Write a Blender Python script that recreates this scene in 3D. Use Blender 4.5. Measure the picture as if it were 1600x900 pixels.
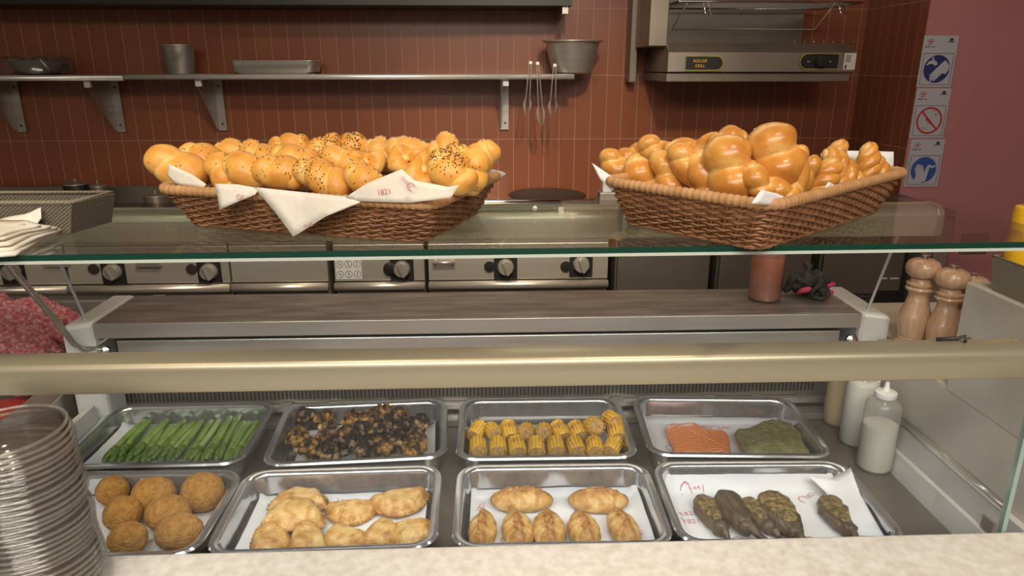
import bpy, bmesh, math, random
from mathutils import Vector, Matrix, noise
R = math.radians
for o in list(bpy.data.objects): bpy.data.objects.remove(o)
SC = bpy.context.scene
COL = SC.collection

# ------------------------------------------------------------------ camera, world, lights, exposure
F = 1110.0; PITCH = R(17.3); YAW = R(2.3); CAM = Vector((0, 0, 1.5))
FW = Vector((math.sin(YAW)*math.cos(PITCH), math.cos(YAW)*math.cos(PITCH), -math.sin(PITCH)))
RT = Vector((math.cos(YAW), -math.sin(YAW), 0)); UP = RT.cross(FW)
cd = bpy.data.cameras.new('camera'); cd.sensor_width = 36; cd.lens = F*36/1600
cd.clip_start = 0.02; cd.clip_end = 60
cam = bpy.data.objects.new('camera', cd); COL.objects.link(cam)
cam.matrix_world = Matrix.Translation(CAM) @ Matrix((RT, UP, -FW)).transposed().to_4x4()
SC.camera = cam
SC.view_settings.view_transform = 'Standard'; SC.view_settings.look = 'None'
SC.view_settings.gamma = 1; SC.view_settings.use_curve_mapping = False
SC.view_settings.exposure = 0.0
SC.cycles.transparent_max_bounces = 128
SC.cycles.max_bounces = 8
SC.cycles.caustics_reflective = False; SC.cycles.caustics_refractive = False
w = bpy.data.worlds.new('world'); SC.world = w; w.use_nodes = True
w.node_tree.nodes['Background'].inputs[0].default_value = (0.9, 0.8, 0.7, 1)
w.node_tree.nodes['Background'].inputs[1].default_value = 0.12

def area(name, loc, target, sx, sy, power, color, spread=180):
    l = bpy.data.lights.new(name, 'AREA'); l.shape = 'RECTANGLE'; l.size = sx; l.size_y = sy
    l.energy = power; l.color = color; l.spread = R(spread)
    o = bpy.data.objects.new(name, l); COL.objects.link(o); o.location = loc
    o.rotation_euler = (Vector(target)-Vector(loc)).to_track_quat('-Z', 'Y').to_euler()
    return o
def spot(name, loc, target, power, color, size=60, blend=.6, r=.04):
    l = bpy.data.lights.new(name, 'SPOT'); l.energy = power; l.color = color
    l.spot_size = R(size); l.spot_blend = blend; l.shadow_soft_size = r
    o = bpy.data.objects.new(name, l); COL.objects.link(o); o.location = loc
    o.rotation_euler = (Vector(target)-Vector(loc)).to_track_quat('-Z', 'Y').to_euler()
    return o
WARM = (1.0, 0.80, 0.56); NEUT = (1.0, 0.93, 0.84); COOL = (0.86, 0.93, 1.0)
area('fill_shop', (0, -0.9, 2.62), (0, 0.3, 0), 2.6, .5, 60, NEUT)  # added fill behind the camera, gives the steel something bright to reflect
area('fill_rear', (0, -2.3, 2.62), (0, -2.3, 0), 2.6, .6, 40, NEUT)  # second added fill, unseen, only for reflections in the metal
area('ceiling_lamp_kitchen', (0.2, 2.3, 2.62), (0.2, 2.4, 0), 2.6, .3, 9, (1, .86, .68))
spot('spot_bread_left', (-.35, .35, 2.6), (-.2, .93, 1.36), 26, WARM, 46, .5, .05)
spot('spot_bread_right', (.45, .35, 2.6), (.38, .93, 1.36), 26, WARM, 46, .5, .05)
spot('spot_wall', (.35, .75, 2.6), (.35, 3.3, 1.0), 150, (1, .84, .62), 40, 1, .06)
spot('fill_spot_ranges', (-.1, .95, 2.62), (-.35, 2.65, .80), 120, (1, .88, .70), 66, .9, .06)  # extra spot added to brighten the range fronts
spot('spot_napkins', (-.9, .3, 2.6), (-.62, .85, 1.3), 16, WARM, 30, .6, .05)
area('case_led_strip', (-.02, .79, 1.131), (-.02, 1.10, .82), 1.25, .012, 2.2, (.84, .92, 1.0), 150)

# ------------------------------------------------------------------ helpers
def ray(x, y): return FW + RT*((x-800)/F) + UP*((450-y)/F)
def on_z(x, y, z):
    r = ray(x, y); return CAM + r*((z-CAM.z)/r.z)
def on_y(x, y, Y):
    r = ray(x, y); return CAM + r*(Y/r.y)
def on_x(x, y, X):
    r = ray(x, y); return CAM + r*(X/r.x)
def on_pl(x, y, p, n):
    r = ray(x, y); p = Vector(p); n = Vector(n); return CAM + r*((p-CAM).dot(n)/r.dot(n))
def sz(px, P): return px/F*(Vector(P)-CAM).dot(FW)

def newmat(name): m = bpy.data.materials.new(name); m.use_nodes = True; return m
def mat(name, c, rough=.5, metal=0, c2=None, scale=20, bump=0, bscale=None, coat=0, ramp=(.4, .65), sss=0, detail=4, stretch=None, emit=None, spec=None):
    m = newmat(name); nt = m.node_tree; b = nt.nodes['Principled BSDF']
    b.inputs['Base Color'].default_value = (*c, 1); b.inputs['Roughness'].default_value = rough
    b.inputs['Metallic'].default_value = metal; b.inputs['Coat Weight'].default_value = coat
    b.inputs['Coat Roughness'].default_value = .15
    if spec is not None: b.inputs['Specular IOR Level'].default_value = spec
    if sss:
        b.inputs['Subsurface Weight'].default_value = sss; b.inputs['Subsurface Radius'].default_value = (.01, .005, .003)
        b.inputs['Subsurface Scale'].default_value = 1
    if emit: b.inputs['Emission Color'].default_value = (*emit[0], 1); b.inputs['Emission Strength'].default_value = emit[1]
    if c2 or bump:
        tc = nt.nodes.new('ShaderNodeTexCoord'); mp = nt.nodes.new('ShaderNodeMapping')
        nt.links.new(tc.outputs['Object'], mp.inputs[0])
        if stretch: mp.inputs['Scale'].default_value = stretch
    if c2:
        n = nt.nodes.new('ShaderNodeTexNoise'); n.inputs['Scale'].default_value = scale; n.inputs['Detail'].default_value = detail
        r = nt.nodes.new('ShaderNodeValToRGB'); nt.links.new(mp.outputs[0], n.inputs[0]); nt.links.new(n.outputs[0], r.inputs[0])
        r.color_ramp.elements[0].position = ramp[0]; r.color_ramp.elements[1].position = ramp[1]
        r.color_ramp.elements[0].color = (*c, 1); r.color_ramp.elements[1].color = (*c2, 1)
        nt.links.new(r.outputs[0], b.inputs['Base Color'])
    if bump:
        n2 = nt.nodes.new('ShaderNodeTexNoise'); n2.inputs['Scale'].default_value = bscale or scale; n2.inputs['Detail'].default_value = 5
        bp = nt.nodes.new('ShaderNodeBump'); bp.inputs['Strength'].default_value = bump; bp.inputs['Distance'].default_value = .01
        nt.links.new(mp.outputs[0], n2.inputs[0]); nt.links.new(n2.outputs[0], bp.inputs['Height']); nt.links.new(bp.outputs[0], b.inputs['Normal'])
    return m
def baked(name, pale, gold, brown, rough=.45, coat=0.0, nscale=35, bump=.25, bscale=160, mix=.35):
    """crust: 'tone' says how far the crust has baked, noise breaks it up"""
    m = newmat(name); nt = m.node_tree; b = nt.nodes['Principled BSDF']; L = nt.links.new
    at = nt.nodes.new('ShaderNodeAttribute'); at.attribute_name = 'tone'
    tc = nt.nodes.new('ShaderNodeTexCoord'); n = nt.nodes.new('ShaderNodeTexNoise'); n.inputs['Scale'].default_value = nscale; n.inputs['Detail'].default_value = 6
    L(tc.outputs['Object'], n.inputs[0])
    ma = nt.nodes.new('ShaderNodeMath'); ma.operation = 'SUBTRACT'; L(n.outputs[0], ma.inputs[0]); ma.inputs[1].default_value = .5
    mm = nt.nodes.new('ShaderNodeMath'); mm.operation = 'MULTIPLY_ADD'; L(ma.outputs[0], mm.inputs[0]); mm.inputs[1].default_value = mix*3; L(at.outputs['Fac'], mm.inputs[2])
    r = nt.nodes.new('ShaderNodeValToRGB'); L(mm.outputs[0], r.inputs[0])
    e = r.color_ramp.elements; e[0].position = .1; e[0].color = (*pale, 1); e[1].position = 1; e[1].color = (*brown, 1)
    g = e.new(.5); g.color = (*gold, 1)
    L(r.outputs[0], b.inputs['Base Color']); b.inputs['Roughness'].default_value = rough
    b.inputs['Coat Weight'].default_value = coat; b.inputs['Coat Roughness'].default_value = .22
    n2 = nt.nodes.new('ShaderNodeTexNoise'); n2.inputs['Scale'].default_value = bscale; n2.inputs['Detail'].default_value = 5
    bp = nt.nodes.new('ShaderNodeBump'); bp.inputs['Strength'].default_value = bump; bp.inputs['Distance'].default_value = .004
    L(tc.outputs['Object'], n2.inputs[0]); L(n2.outputs[0], bp.inputs['Height']); L(bp.outputs[0], b.inputs['Normal'])
    return m
def clear(name, tint=(1, 1, 1), ior=1.45, rough=.02, haze=0.0, hazecol=(.9, .9, .9), gain=1.0):
    """thin clear sheet: straight transmission plus fresnel reflection, optional milky body"""
    m = newmat(name); nt = m.node_tree; L = nt.links.new
    for n in list(nt.nodes):
        if n.type != 'OUTPUT_MATERIAL': nt.nodes.remove(n)
    out = nt.nodes['Material Output']
    t = nt.nodes.new('ShaderNodeBsdfTransparent'); t.inputs[0].default_value = (*tint, 1)
    g = nt.nodes.new('ShaderNodeBsdfGlossy'); g.inputs['Roughness'].default_value = rough
    lw = nt.nodes.new('ShaderNodeLayerWeight'); lw.inputs[0].default_value = .5
    pw = nt.nodes.new('ShaderNodeMath'); pw.operation = 'POWER'; L(lw.outputs['Facing'], pw.inputs[0]); pw.inputs[1].default_value = 5
    f = nt.nodes.new('ShaderNodeMath'); f.operation = 'MULTIPLY_ADD'; L(pw.outputs[0], f.inputs[0]); r0 = ((ior-1)/(ior+1))**2; f.inputs[1].default_value = 1-r0; f.inputs[2].default_value = r0
    mx = nt.nodes.new('ShaderNodeMixShader')
    src = f.outputs[0]
    if gain != 1:
        mu = nt.nodes.new('ShaderNodeMath'); mu.operation = 'MULTIPLY'; mu.use_clamp = True; L(f.outputs[0], mu.inputs[0]); mu.inputs[1].default_value = gain; src = mu.outputs[0]
    body = t.outputs[0]
    if haze:
        d = nt.nodes.new('ShaderNodeBsdfDiffuse'); d.inputs[0].default_value = (*hazecol, 1)
        tr = nt.nodes.new('ShaderNodeBsdfTranslucent'); tr.inputs[0].default_value = (*hazecol, 1)
        m1 = nt.nodes.new('ShaderNodeMixShader'); m1.inputs[0].default_value = .5; L(d.outputs[0], m1.inputs[1]); L(tr.outputs[0], m1.inputs[2])
        m2 = nt.nodes.new('ShaderNodeMixShader'); m2.inputs[0].default_value = haze; L(t.outputs[0], m2.inputs[1]); L(m1.outputs[0], m2.inputs[2]); body = m2.outputs[0]
    L(src, mx.inputs[0]); L(body, mx.inputs[1]); L(g.outputs[0], mx.inputs[2]); L(mx.outputs[0], out.inputs[0])
    return m
def tiles(name, horiz, off, base, base2, grout):
    m = newmat(name); nt = m.node_tree; b = nt.nodes['Principled BSDF']; L = nt.links.new
    g = nt.nodes.new('ShaderNodeNewGeometry'); s = nt.nodes.new('ShaderNodeSeparateXYZ'); c = nt.nodes.new('ShaderNodeCombineXYZ')
    L(g.outputs['Position'], s.inputs[0])
    ax = nt.nodes.new('ShaderNodeMath'); ax.operation = 'ADD'; L(s.outputs[horiz], ax.inputs[0]); ax.inputs[1].default_value = off
    az = nt.nodes.new('ShaderNodeMath'); az.operation = 'ADD'; L(s.outputs['Z'], az.inputs[0]); az.inputs[1].default_value = -1.1745+.288*8
    L(ax.outputs[0], c.inputs[0]); L(az.outputs[0], c.inputs[1])
    k = nt.nodes.new('ShaderNodeTexBrick'); k.offset = 0; k.squash = 1
    k.inputs['Scale'].default_value = 1; k.inputs['Brick Width'].default_value = .0722; k.inputs['Row Height'].default_value = .288
    k.inputs['Mortar Size'].default_value = .0016; k.inputs['Mortar Smooth'].default_value = .3
    k.inputs['Color1'].default_value = (*base, 1); k.inputs['Color2'].default_value = (*base2, 1); k.inputs['Mortar'].default_value = (*grout, 1)
    L(c.outputs[0], k.inputs[0]); L(k.outputs[0], b.inputs['Base Color']); b.inputs['Roughness'].default_value = .32
    bp = nt.nodes.new('ShaderNodeBump'); bp.invert = True; bp.inputs['Strength'].default_value = .6; bp.inputs['Distance'].default_value = .002
    L(k.outputs['Fac'], bp.inputs['Height']); L(bp.outputs[0], b.inputs['Normal'])
    return m
def wicker_mat(name, a, b_, ang=.9, sc=95):
    m = newmat(name); nt = m.node_tree; b = nt.nodes['Principled BSDF']; L = nt.links.new
    tc = nt.nodes.new('ShaderNodeTexCoord')
    s = nt.nodes.new('ShaderNodeSeparateXYZ'); L(tc.outputs['Object'], s.inputs[0])
    ad = nt.nodes.new('ShaderNodeMath'); ad.operation = 'ADD'; L(s.outputs[0], ad.inputs[0]); L(s.outputs[1], ad.inputs[1])
    c = nt.nodes.new('ShaderNodeCombineXYZ'); L(ad.outputs[0], c.inputs[0]); L(s.outputs[2], c.inputs[1])
    mp = nt.nodes.new('ShaderNodeMapping'); mp.inputs['Rotation'].default_value = (0, 0, ang); L(c.outputs[0], mp.inputs[0])
    wv = nt.nodes.new('ShaderNodeTexWave'); wv.inputs['Scale'].default_value = sc; wv.inputs['Distortion'].default_value = 1.5; wv.inputs['Detail Scale'].default_value = 3
    L(mp.outputs[0], wv.inputs[0])
    w2 = nt.nodes.new('ShaderNodeTexWave'); w2.inputs['Scale'].default_value = sc*2.6; w2.bands_direction = 'Y'; L(c.outputs[0], w2.inputs[0])
    mu = nt.nodes.new('ShaderNodeMath'); mu.operation = 'MULTIPLY'; L(wv.outputs['Fac'], mu.inputs[0]); L(w2.outputs['Fac'], mu.inputs[1])
    r = nt.nodes.new('ShaderNodeValToRGB'); L(mu.outputs[0], r.inputs[0])
    r.color_ramp.elements[0].color = (*a, 1); r.color_ramp.elements[1].color = (*b_, 1); r.color_ramp.elements[1].position = .6
    L(r.outputs[0], b.inputs['Base Color']); b.inputs['Roughness'].default_value = .7
    bp = nt.nodes.new('ShaderNodeBump'); bp.inputs['Strength'].default_value = .6; bp.inputs['Distance'].default_value = .003
    L(mu.outputs[0], bp.inputs['Height']); L(bp.outputs[0], b.inputs['Normal'])
    return m

M = {}
M['steel'] = mat('steel', (.54, .51, .46), .34, .8, c2=(.62, .59, .54), scale=8, bump=.04, bscale=60, stretch=(.15, 1, 6))
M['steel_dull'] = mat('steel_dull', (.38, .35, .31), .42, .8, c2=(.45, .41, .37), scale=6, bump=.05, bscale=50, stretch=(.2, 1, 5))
M['steel_top'] = mat('steel_top', (.40, .37, .33), .38, .8, c2=(.60, .56, .51), scale=30, bump=.12, bscale=70, stretch=(.25, 1.5, 1))
M['pan_steel'] = mat('pan_steel', (.58, .59, .60), .17, .86, c2=(.68, .69, .70), scale=12, bump=.05, bscale=25)
M['rail'] = mat('rail', (.38, .345, .25), .34, .55, c2=(.43, .39, .29), scale=3, stretch=(.3, 1, 4))
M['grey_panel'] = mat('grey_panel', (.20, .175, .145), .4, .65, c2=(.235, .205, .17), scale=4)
M['black'] = mat('black', (.015, .014, .013), .45)
M['darkbrown'] = mat('darkbrown', (.035, .022, .016), .5)
M['white_plastic'] = mat('white_plastic', (.62, .61, .57), .35, c2=(.55, .54, .5), scale=14)
M['beige'] = mat('beige', (.52, .44, .34), .4, c2=(.60, .53, .43), scale=7, bump=.03, bscale=30)
M['beige_panel'] = mat('beige_panel', (.46, .43, .36), .38, c2=(.56, .53, .46), scale=6, ramp=(.35, .7), detail=7)
M['stone'] = mat('stone', (.66, .60, .51), .32, c2=(.82, .79, .74), scale=80, ramp=(.28, .66), detail=9, bump=.03, bscale=120)
M['deck'] = mat('deck', (.24, .215, .185), .42, .7, c2=(.30, .27, .235), scale=9)
M['pink_wall'] = mat('pink_wall', (.50, .21, .20), .55, c2=(.52, .215, .225), scale=3)
M['ceiling'] = mat('ceiling', (.62, .57, .5), .8)
M['floor'] = mat('floor', (.10, .085, .075), .5, c2=(.14, .12, .1), scale=5)
M['plaster'] = mat('plaster', (.62, .56, .47), .8, c2=(.66, .60, .52), scale=3)
M['tile_b'] = tiles('tile_back', 'X', -.5765+.0722*60, (.225, .065, .027), (.255, .075, .031), (.40, .25, .17))
M['tile_r'] = tiles('tile_right', 'Y', .0722*60-.02, (.225, .065, .027), (.255, .075, .031), (.40, .25, .17))
M['glass'] = clear('glass', (.95, .975, .955), 1.5, .0)
M['glass_v'] = clear('glass_v', (.985, .99, .985), 1.35, .0)
M['glass_edge'] = mat('glass_edge', (.005, .045, .03), .1, coat=.2)
M['glass_lip'] = mat('glass_lip', (.50, .56, .50), .2, coat=.3)
M['clear_plastic'] = clear('clear_plastic', (.985, .98, .97), 1.5, .12, haze=.03, hazecol=(.85, .8, .74))
M['clear_rim'] = clear('clear_rim', (.96, .96, .95), 1.6, .15, haze=.14, hazecol=(.85, .82, .78), gain=1.6)
M['film'] = clear('film', (.95, .95, .95), 1.5, .1, haze=.06)
M['bottle'] = clear('bottle', (.9, .9, .88), 1.4, .15, haze=.27, hazecol=(1, 1, .97))
M['bottle_cap'] = mat('bottle_cap', (.78, .77, .73), .35, sss=.2)
M['milk'] = mat('milk', (.80, .78, .68), .5)
M['mustard_sauce'] = mat('mustard_sauce', (.68, .46, .19), .5)
M['orange_sauce'] = mat('orange_sauce', (.52, .14, .055), .4, c2=(.60, .20, .09), scale=60)
M['paper'] = mat('paper', (.76, .76, .76), .75, c2=(.68, .69, .71), scale=9, bump=.25, bscale=14)
M['paper_warm'] = mat('paper_warm', (.76, .71, .62), .75, c2=(.70, .65, .56), scale=12, bump=.3, bscale=25)
M['ink_red'] = mat('ink_red', (.56, .22, .25), .7)
M['wicker'] = mat('wicker', (.22, .095, .042), .5, c2=(.34, .165, .075), scale=60)
M['wicker_rim'] = mat('wicker_rim', (.42, .22, .095), .5, c2=(.52, .29, .13), scale=50)
M['greywicker'] = wicker_mat('greywicker', (.06, .05, .035), (.30, .26, .19))
M['palewicker'] = wicker_mat('palewicker', (.22, .19, .13), (.38, .34, .26))
M['bread'] = baked('bread', (.82, .56, .20), (.80, .40, .075), (.52, .17, .025), .42, .05)
M['challah'] = baked('challah', (.82, .56, .20), (.62, .275, .05), (.36, .10, .014), .30, .3, mix=.42, nscale=28, bump=.15)
M['sesame'] = mat('sesame', (.03, .018, .012), .5)
M['sesame_w'] = mat('sesame_w', (.80, .62, .35), .5)
M['pastry'] = baked('pastry', (.66, .44, .17), (.52, .28, .075), (.30, .12, .025), .45, .08, nscale=70, bump=.7, mix=.7)
M['croquette'] = mat('croquette', (.78, .39, .085), .75, c2=(.50, .20, .038), scale=120, ramp=(.35, .75), bump=1.0, bscale=420, detail=8)
M['asparagus'] = mat('asparagus', (.17, .29, .05), .4, c2=(.30, .42, .11), scale=40, stretch=(1, 1, 1))
M['asparagus_pale'] = mat('asparagus_pale', (.30, .42, .12), .35, c2=(.42, .50, .2), scale=40)
M['asparagus_tip'] = mat('asparagus_tip', (.075, .17, .025), .4, c2=(.22, .30, .08), scale=130)
M['cauli'] = mat('cauli', (.035, .014, .007), .6, c2=(.70, .36, .09), scale=70, ramp=(.40, .66), bump=.8, bscale=300, detail=6)
M['cauli_b'] = mat('cauli_b', (.02, .009, .006), .6, c2=(.62, .40, .20), scale=75, ramp=(.50, .70), bump=.8, bscale=300, detail=6)
M['cauli_stem'] = mat('cauli_stem', (.62, .42, .20), .5, c2=(.32, .15, .05), scale=70)
M['corn'] = mat('corn', (.80, .46, .035), .35, c2=(.40, .17, .02), scale=55, ramp=(.5, .72), coat=.3)
M['cob'] = mat('cob', (.55, .33, .10), .7, c2=(.30, .14, .04), scale=200)
M['salmon'] = newmat('salmon')
M['crust'] = mat('crust', (.22, .19, .075), .7, c2=(.33, .30, .13), scale=60, bump=.7, bscale=170, detail=8)
M['aub'] = mat('aub', (.05, .034, .020), .42, c2=(.13, .09, .05), scale=45, bump=.4, bscale=90, stretch=(.4, 1.5, 1))
M['aub_flesh'] = mat('aub_flesh', (.10, .065, .022), .45, c2=(.38, .27, .09), scale=110, bump=.7, bscale=170, ramp=(.42, .72))
M['meat'] = mat('meat', (.58, .12, .13), .38, c2=(.80, .45, .43), scale=110, ramp=(.40, .70), bump=1, bscale=190, detail=3, sss=.1)
M['blood'] = mat('blood', (.62, .04, .025), .25)
M['millwood'] = mat('millwood', (.50, .31, .19), .26, c2=(.58, .38, .245), scale=30, coat=.35, stretch=(6, 6, .6))
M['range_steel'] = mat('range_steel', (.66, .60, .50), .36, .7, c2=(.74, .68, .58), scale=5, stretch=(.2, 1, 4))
M['rear_rail'] = mat('rear_rail', (.50, .47, .35), .34, .5, c2=(.56, .52, .40), scale=3)
M['tong_steel'] = mat('tong_steel', (.72, .70, .66), .3, .6)
M['shaded_steel'] = mat('shaded_steel', (.27, .235, .19), .42, .8, c2=(.32, .28, .235), scale=5)  # steel darkened in its colour for the weaker light high on the wall
M['beaker'] = clear('beaker', (.96, .95, .93), 1.45, .1, haze=.10)
M['chrome'] = mat('chrome', (.75, .75, .75), .12, 1)
M['glove'] = mat('glove', (.028, .026, .024), .65, c2=(.045, .042, .04), scale=90, bump=.3, bscale=300)
M['pink'] = mat('pink', (.62, .05, .12), .5)
M['sign_white'] = mat('sign_white', (.50, .50, .54), .5)
M['blue'] = mat('blue', (.02, .035, .16), .5)
M['blue2'] = mat('blue2', (.035, .10, .33), .5)
M['red'] = mat('red', (.50, .03, .025), .5)
M['yellow'] = mat('yellow', (.75, .42, .015), .4)
M['yellow_line'] = mat('yellow_line', (.42, .36, .05), .5)
M['knob'] = mat('knob', (.34, .31, .26), .35, .3)
M['sticker'] = mat('sticker', (.66, .64, .58), .5)
M['ink'] = mat('ink', (.03, .03, .05), .6)
M['red_text'] = M['red']
def salmon_mat():
    m = M['salmon']; nt = m.node_tree; b = nt.nodes['Principled BSDF']; L = nt.links.new
    tc = nt.nodes.new('ShaderNodeTexCoord'); wv = nt.nodes.new('ShaderNodeTexWave'); wv.bands_direction = 'Y'
    wv.inputs['Scale'].default_value = 48; wv.inputs['Distortion'].default_value = 2.5; wv.inputs['Detail Scale'].default_value = 2
    L(tc.outputs['Object'], wv.inputs[0]); r = nt.nodes.new('ShaderNodeValToRGB'); L(wv.outputs[0], r.inputs[0])
    r.color_ramp.elements[0].color = (.80, .17, .025, 1); r.color_ramp.elements[1].color = (.95, .52, .26, 1); r.color_ramp.elements[0].position = .5
    L(r.outputs[0], b.inputs['Base Color']); b.inputs['Roughness'].default_value = .28
salmon_mat()

class MB:
    def __init__(s): s.v = []; s.f = []; s.tone = None
    def add(s, vs, fs):
        n = len(s.v); s.v += [Vector(v) for v in vs]; s.f += [tuple(i+n for i in f) for f in fs]; return s
    def box(s, a, b):
        (x0, y0, z0), (x1, y1, z1) = a, b
        return s.add([(x0,y0,z0),(x1,y0,z0),(x1,y1,z0),(x0,y1,z0),(x0,y0,z1),(x1,y0,z1),(x1,y1,z1),(x0,y1,z1)],
                     [(0,3,2,1),(4,5,6,7),(0,1,5,4),(1,2,6,5),(2,3,7,6),(3,0,4,7)])
    def loft(s, loops, cap0=True, cap1=True, closed=True):
        n = len(loops[0]); vs = [p for l in loops for p in l]; fs = []
        for i in range(len(loops)-1):
            for j in range(n if closed else n-1):
                k = (j+1) % n; fs.append((i*n+j, i*n+k, (i+1)*n+k, (i+1)*n+j))
        if cap0: fs.append(tuple(reversed(range(n))))
        if cap1: fs.append(tuple((len(loops)-1)*n+j for j in range(n)))
        return s.add(vs, fs)
    def tube(s, pts, rad, n=8, cap=True, closed=False):
        pts = [Vector(p) for p in pts]; m = len(pts)
        if not hasattr(rad, '__len__'): rad = [rad]*m
        loops = []; up = None
        for i, p in enumerate(pts):
            if closed: t = (pts[(i+1) % m]-pts[i-1])
            else: t = (pts[min(i+1, m-1)]-pts[max(i-1, 0)])
            t.normalize()
            if up is None: up = Vector((0, 0, 1)) if abs(t.z) < .9 else Vector((1, 0, 0))
            a = t.cross(up); a.normalize(); b = a.cross(t); up = b
            loops.append([p+(a*math.cos(2*math.pi*k/n)+b*math.sin(2*math.pi*k/n))*rad[i] for k in range(n)])
        if closed: loops.append(loops[0]); cap = False
        return s.loft(loops, cap, cap)
    def lathe(s, prof, c=(0, 0, 0), n=32, axis=None):
        c = Vector(c); loops = []
        if axis is None: q = Matrix.Identity(3)
        else: q = Vector(axis).to_track_quat('Z', 'Y').to_matrix()
        for r, z in prof: loops.append([c+q@Vector((r*math.cos(2*math.pi*k/n), r*math.sin(2*math.pi*k/n), z)) for k in range(n)])
        return s.loft(loops, prof[0][0] > 1e-6, prof[-1][0] > 1e-6)
    def xf(s, mtx):
        s.v = [mtx@v for v in s.v]; return s
    def build(s, name, m, parent=None, smooth=False, bevel=0, world=False, solid=0, weld=False):
        me = bpy.data.meshes.new(name)
        off = parent_loc(parent) if (world and parent) else Vector((0, 0, 0))
        me.from_pydata([v-off for v in s.v], [], s.f); me.materials.append(m)
        bm = bmesh.new(); bm.from_mesh(me)
        if weld: bmesh.ops.remove_doubles(bm, verts=bm.verts, dist=1e-6)
        bmesh.ops.recalc_face_normals(bm, faces=bm.faces)
        bm.to_mesh(me); bm.free()
        if smooth: me.shade_smooth() if smooth is True else me.set_sharp_from_angle(angle=R(smooth))
        if smooth and smooth is not True:
            me.polygons.foreach_set('use_smooth', [True]*len(me.polygons)); me.set_sharp_from_angle(angle=R(smooth))
        if s.tone is not None and len(s.tone) == len(me.vertices):
            a = me.attributes.new('tone', 'FLOAT', 'POINT'); a.data.foreach_set('value', s.tone)
        o = bpy.data.objects.new(name, me); COL.objects.link(o)
        if parent: o.parent = parent
        if bevel:
            b = o.modifiers.new('bevel', 'BEVEL'); b.width = bevel; b.segments = 2; b.limit_method = 'ANGLE'
        if solid:
            b = o.modifiers.new('solidify', 'SOLIDIFY'); b.thickness = solid; b.offset = 0
        return o
def parent_loc(p):
    v = Vector((0, 0, 0))
    while p: v += p.location; p = p.parent
    return v
def tag(o, label, cat, group=None, kind=None):
    if label: o['label'] = label
    if cat: o['category'] = cat
    if group: o['group'] = group
    if kind: o['kind'] = kind
    return o
def thing(name, loc, label, cat, group=None, rz=0):
    o = bpy.data.objects.new(name, None); COL.objects.link(o); o.location = loc; o.rotation_euler = (0, 0, rz)
    o.empty_display_size = .02
    return tag(o, label, cat, group)
def struct(o): o['kind'] = 'structure'; return o
def kids(o): return [c for c in COL.objects if c.parent == o]
def copy_tree(o, parent=None):
    c = o.copy(); COL.objects.link(c); c.parent = parent
    for ch in kids(o): copy_tree(ch, c)
    return c
def box(name, a, b, m, parent=None, bevel=0, world=True):
    return MB().box(a, b).build(name, m, parent, bevel=bevel, world=world)
def rrect(w, h, r, z, n=5, cx=0, cy=0):
    pts = []
    for sx, sy, a0 in ((1, -1, -90), (1, 1, 0), (-1, 1, 90), (-1, -1, 180)):
        for k in range(n+1):
            a = R(a0+90*k/n); pts.append(Vector((cx+sx*(w/2-r)+r*math.cos(a), cy+sy*(h/2-r)+r*math.sin(a), z)))
    return pts
ORD = ['first','second','third','fourth','fifth','sixth','seventh','eighth','ninth','tenth','eleventh','twelfth','thirteenth','fourteenth','fifteenth','sixteenth','seventeenth','eighteenth','nineteenth','twentieth','twenty-first','twenty-second','twenty-third','twenty-fourth','twenty-fifth','twenty-sixth','twenty-seventh','twenty-eighth','twenty-ninth','thirtieth']
def text_mb(s, size, mtx, extrude=0.0):
    cu = bpy.data.curves.new('t', 'FONT'); cu.body = s; cu.size = size; cu.align_x = 'CENTER'; cu.align_y = 'CENTER'; cu.extrude = extrude; cu.resolution_u = 3
    o = bpy.data.objects.new('t', cu); COL.objects.link(o)
    dg = bpy.context.evaluated_depsgraph_get(); me = bpy.data.meshes.new_from_object(o.evaluated_get(dg))
    mb = MB().add([v.co.copy() for v in me.vertices], [tuple(p.vertices) for p in me.polygons])
    bpy.data.objects.remove(o); bpy.data.curves.remove(cu); bpy.data.meshes.remove(me)
    return mb.xf(mtx)
def sheet(pts, amp=.0015, seed=0, cuts=3, freq=25, nrm=None):
    """a crumpled piece of paper whose outline is the closed 3D polygon"""
    bm = bmesh.new(); vs = [bm.verts.new(p) for p in pts]; f = bm.faces.new(vs); bm.normal_update(); nn = Vector(nrm) if nrm else f.normal.copy()
    bmesh.ops.triangulate(bm, faces=bm.faces[:]); bmesh.ops.subdivide_edges(bm, edges=bm.edges[:], cuts=cuts, use_grid_fill=True)
    for v in bm.verts: v.co += nn*amp*noise.noise(v.co*freq+Vector((seed*3.1, 0, 0)))*2
    bm.verts.index_update(); mb = MB().add([v.co.copy() for v in bm.verts], [tuple(x.index for x in f.verts) for f in bm.faces]); bm.free()
    return mb

# ------------------------------------------------------------------ structure
struct(box('floor', (-3.2, -3.2, -.05), (3.4, 3.5, 0), M['floor']))
struct(box('ceiling', (-3.2, -3.2, 2.7), (3.4, 3.5, 2.75), M['ceiling']))
struct(box('wall_back', (-3.2, 3.4, 0), (1.76, 3.5, 2.7), M['tile_b']))
struct(box('wall_right', (1.76, 2.93, 0), (1.86, 3.5, 2.7), M['tile_r']))
struct(box('wall_pink', (1.762, 2.925, 0), (3.4, 3.02, 2.7), M['pink_wall']))
struct(box('wall_left', (-3.3, -3.2, 0), (-3.2, 3.5, 2.7), M['plaster']))
struct(box('wall_side', (3.4, -3.2, 0), (3.5, 3.5, 2.7), M['pink_wall']))
struct(box('wall_front', (-3.2, -3.3, 0), (3.4, -3.2, 2.7), M['plaster']))

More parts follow.
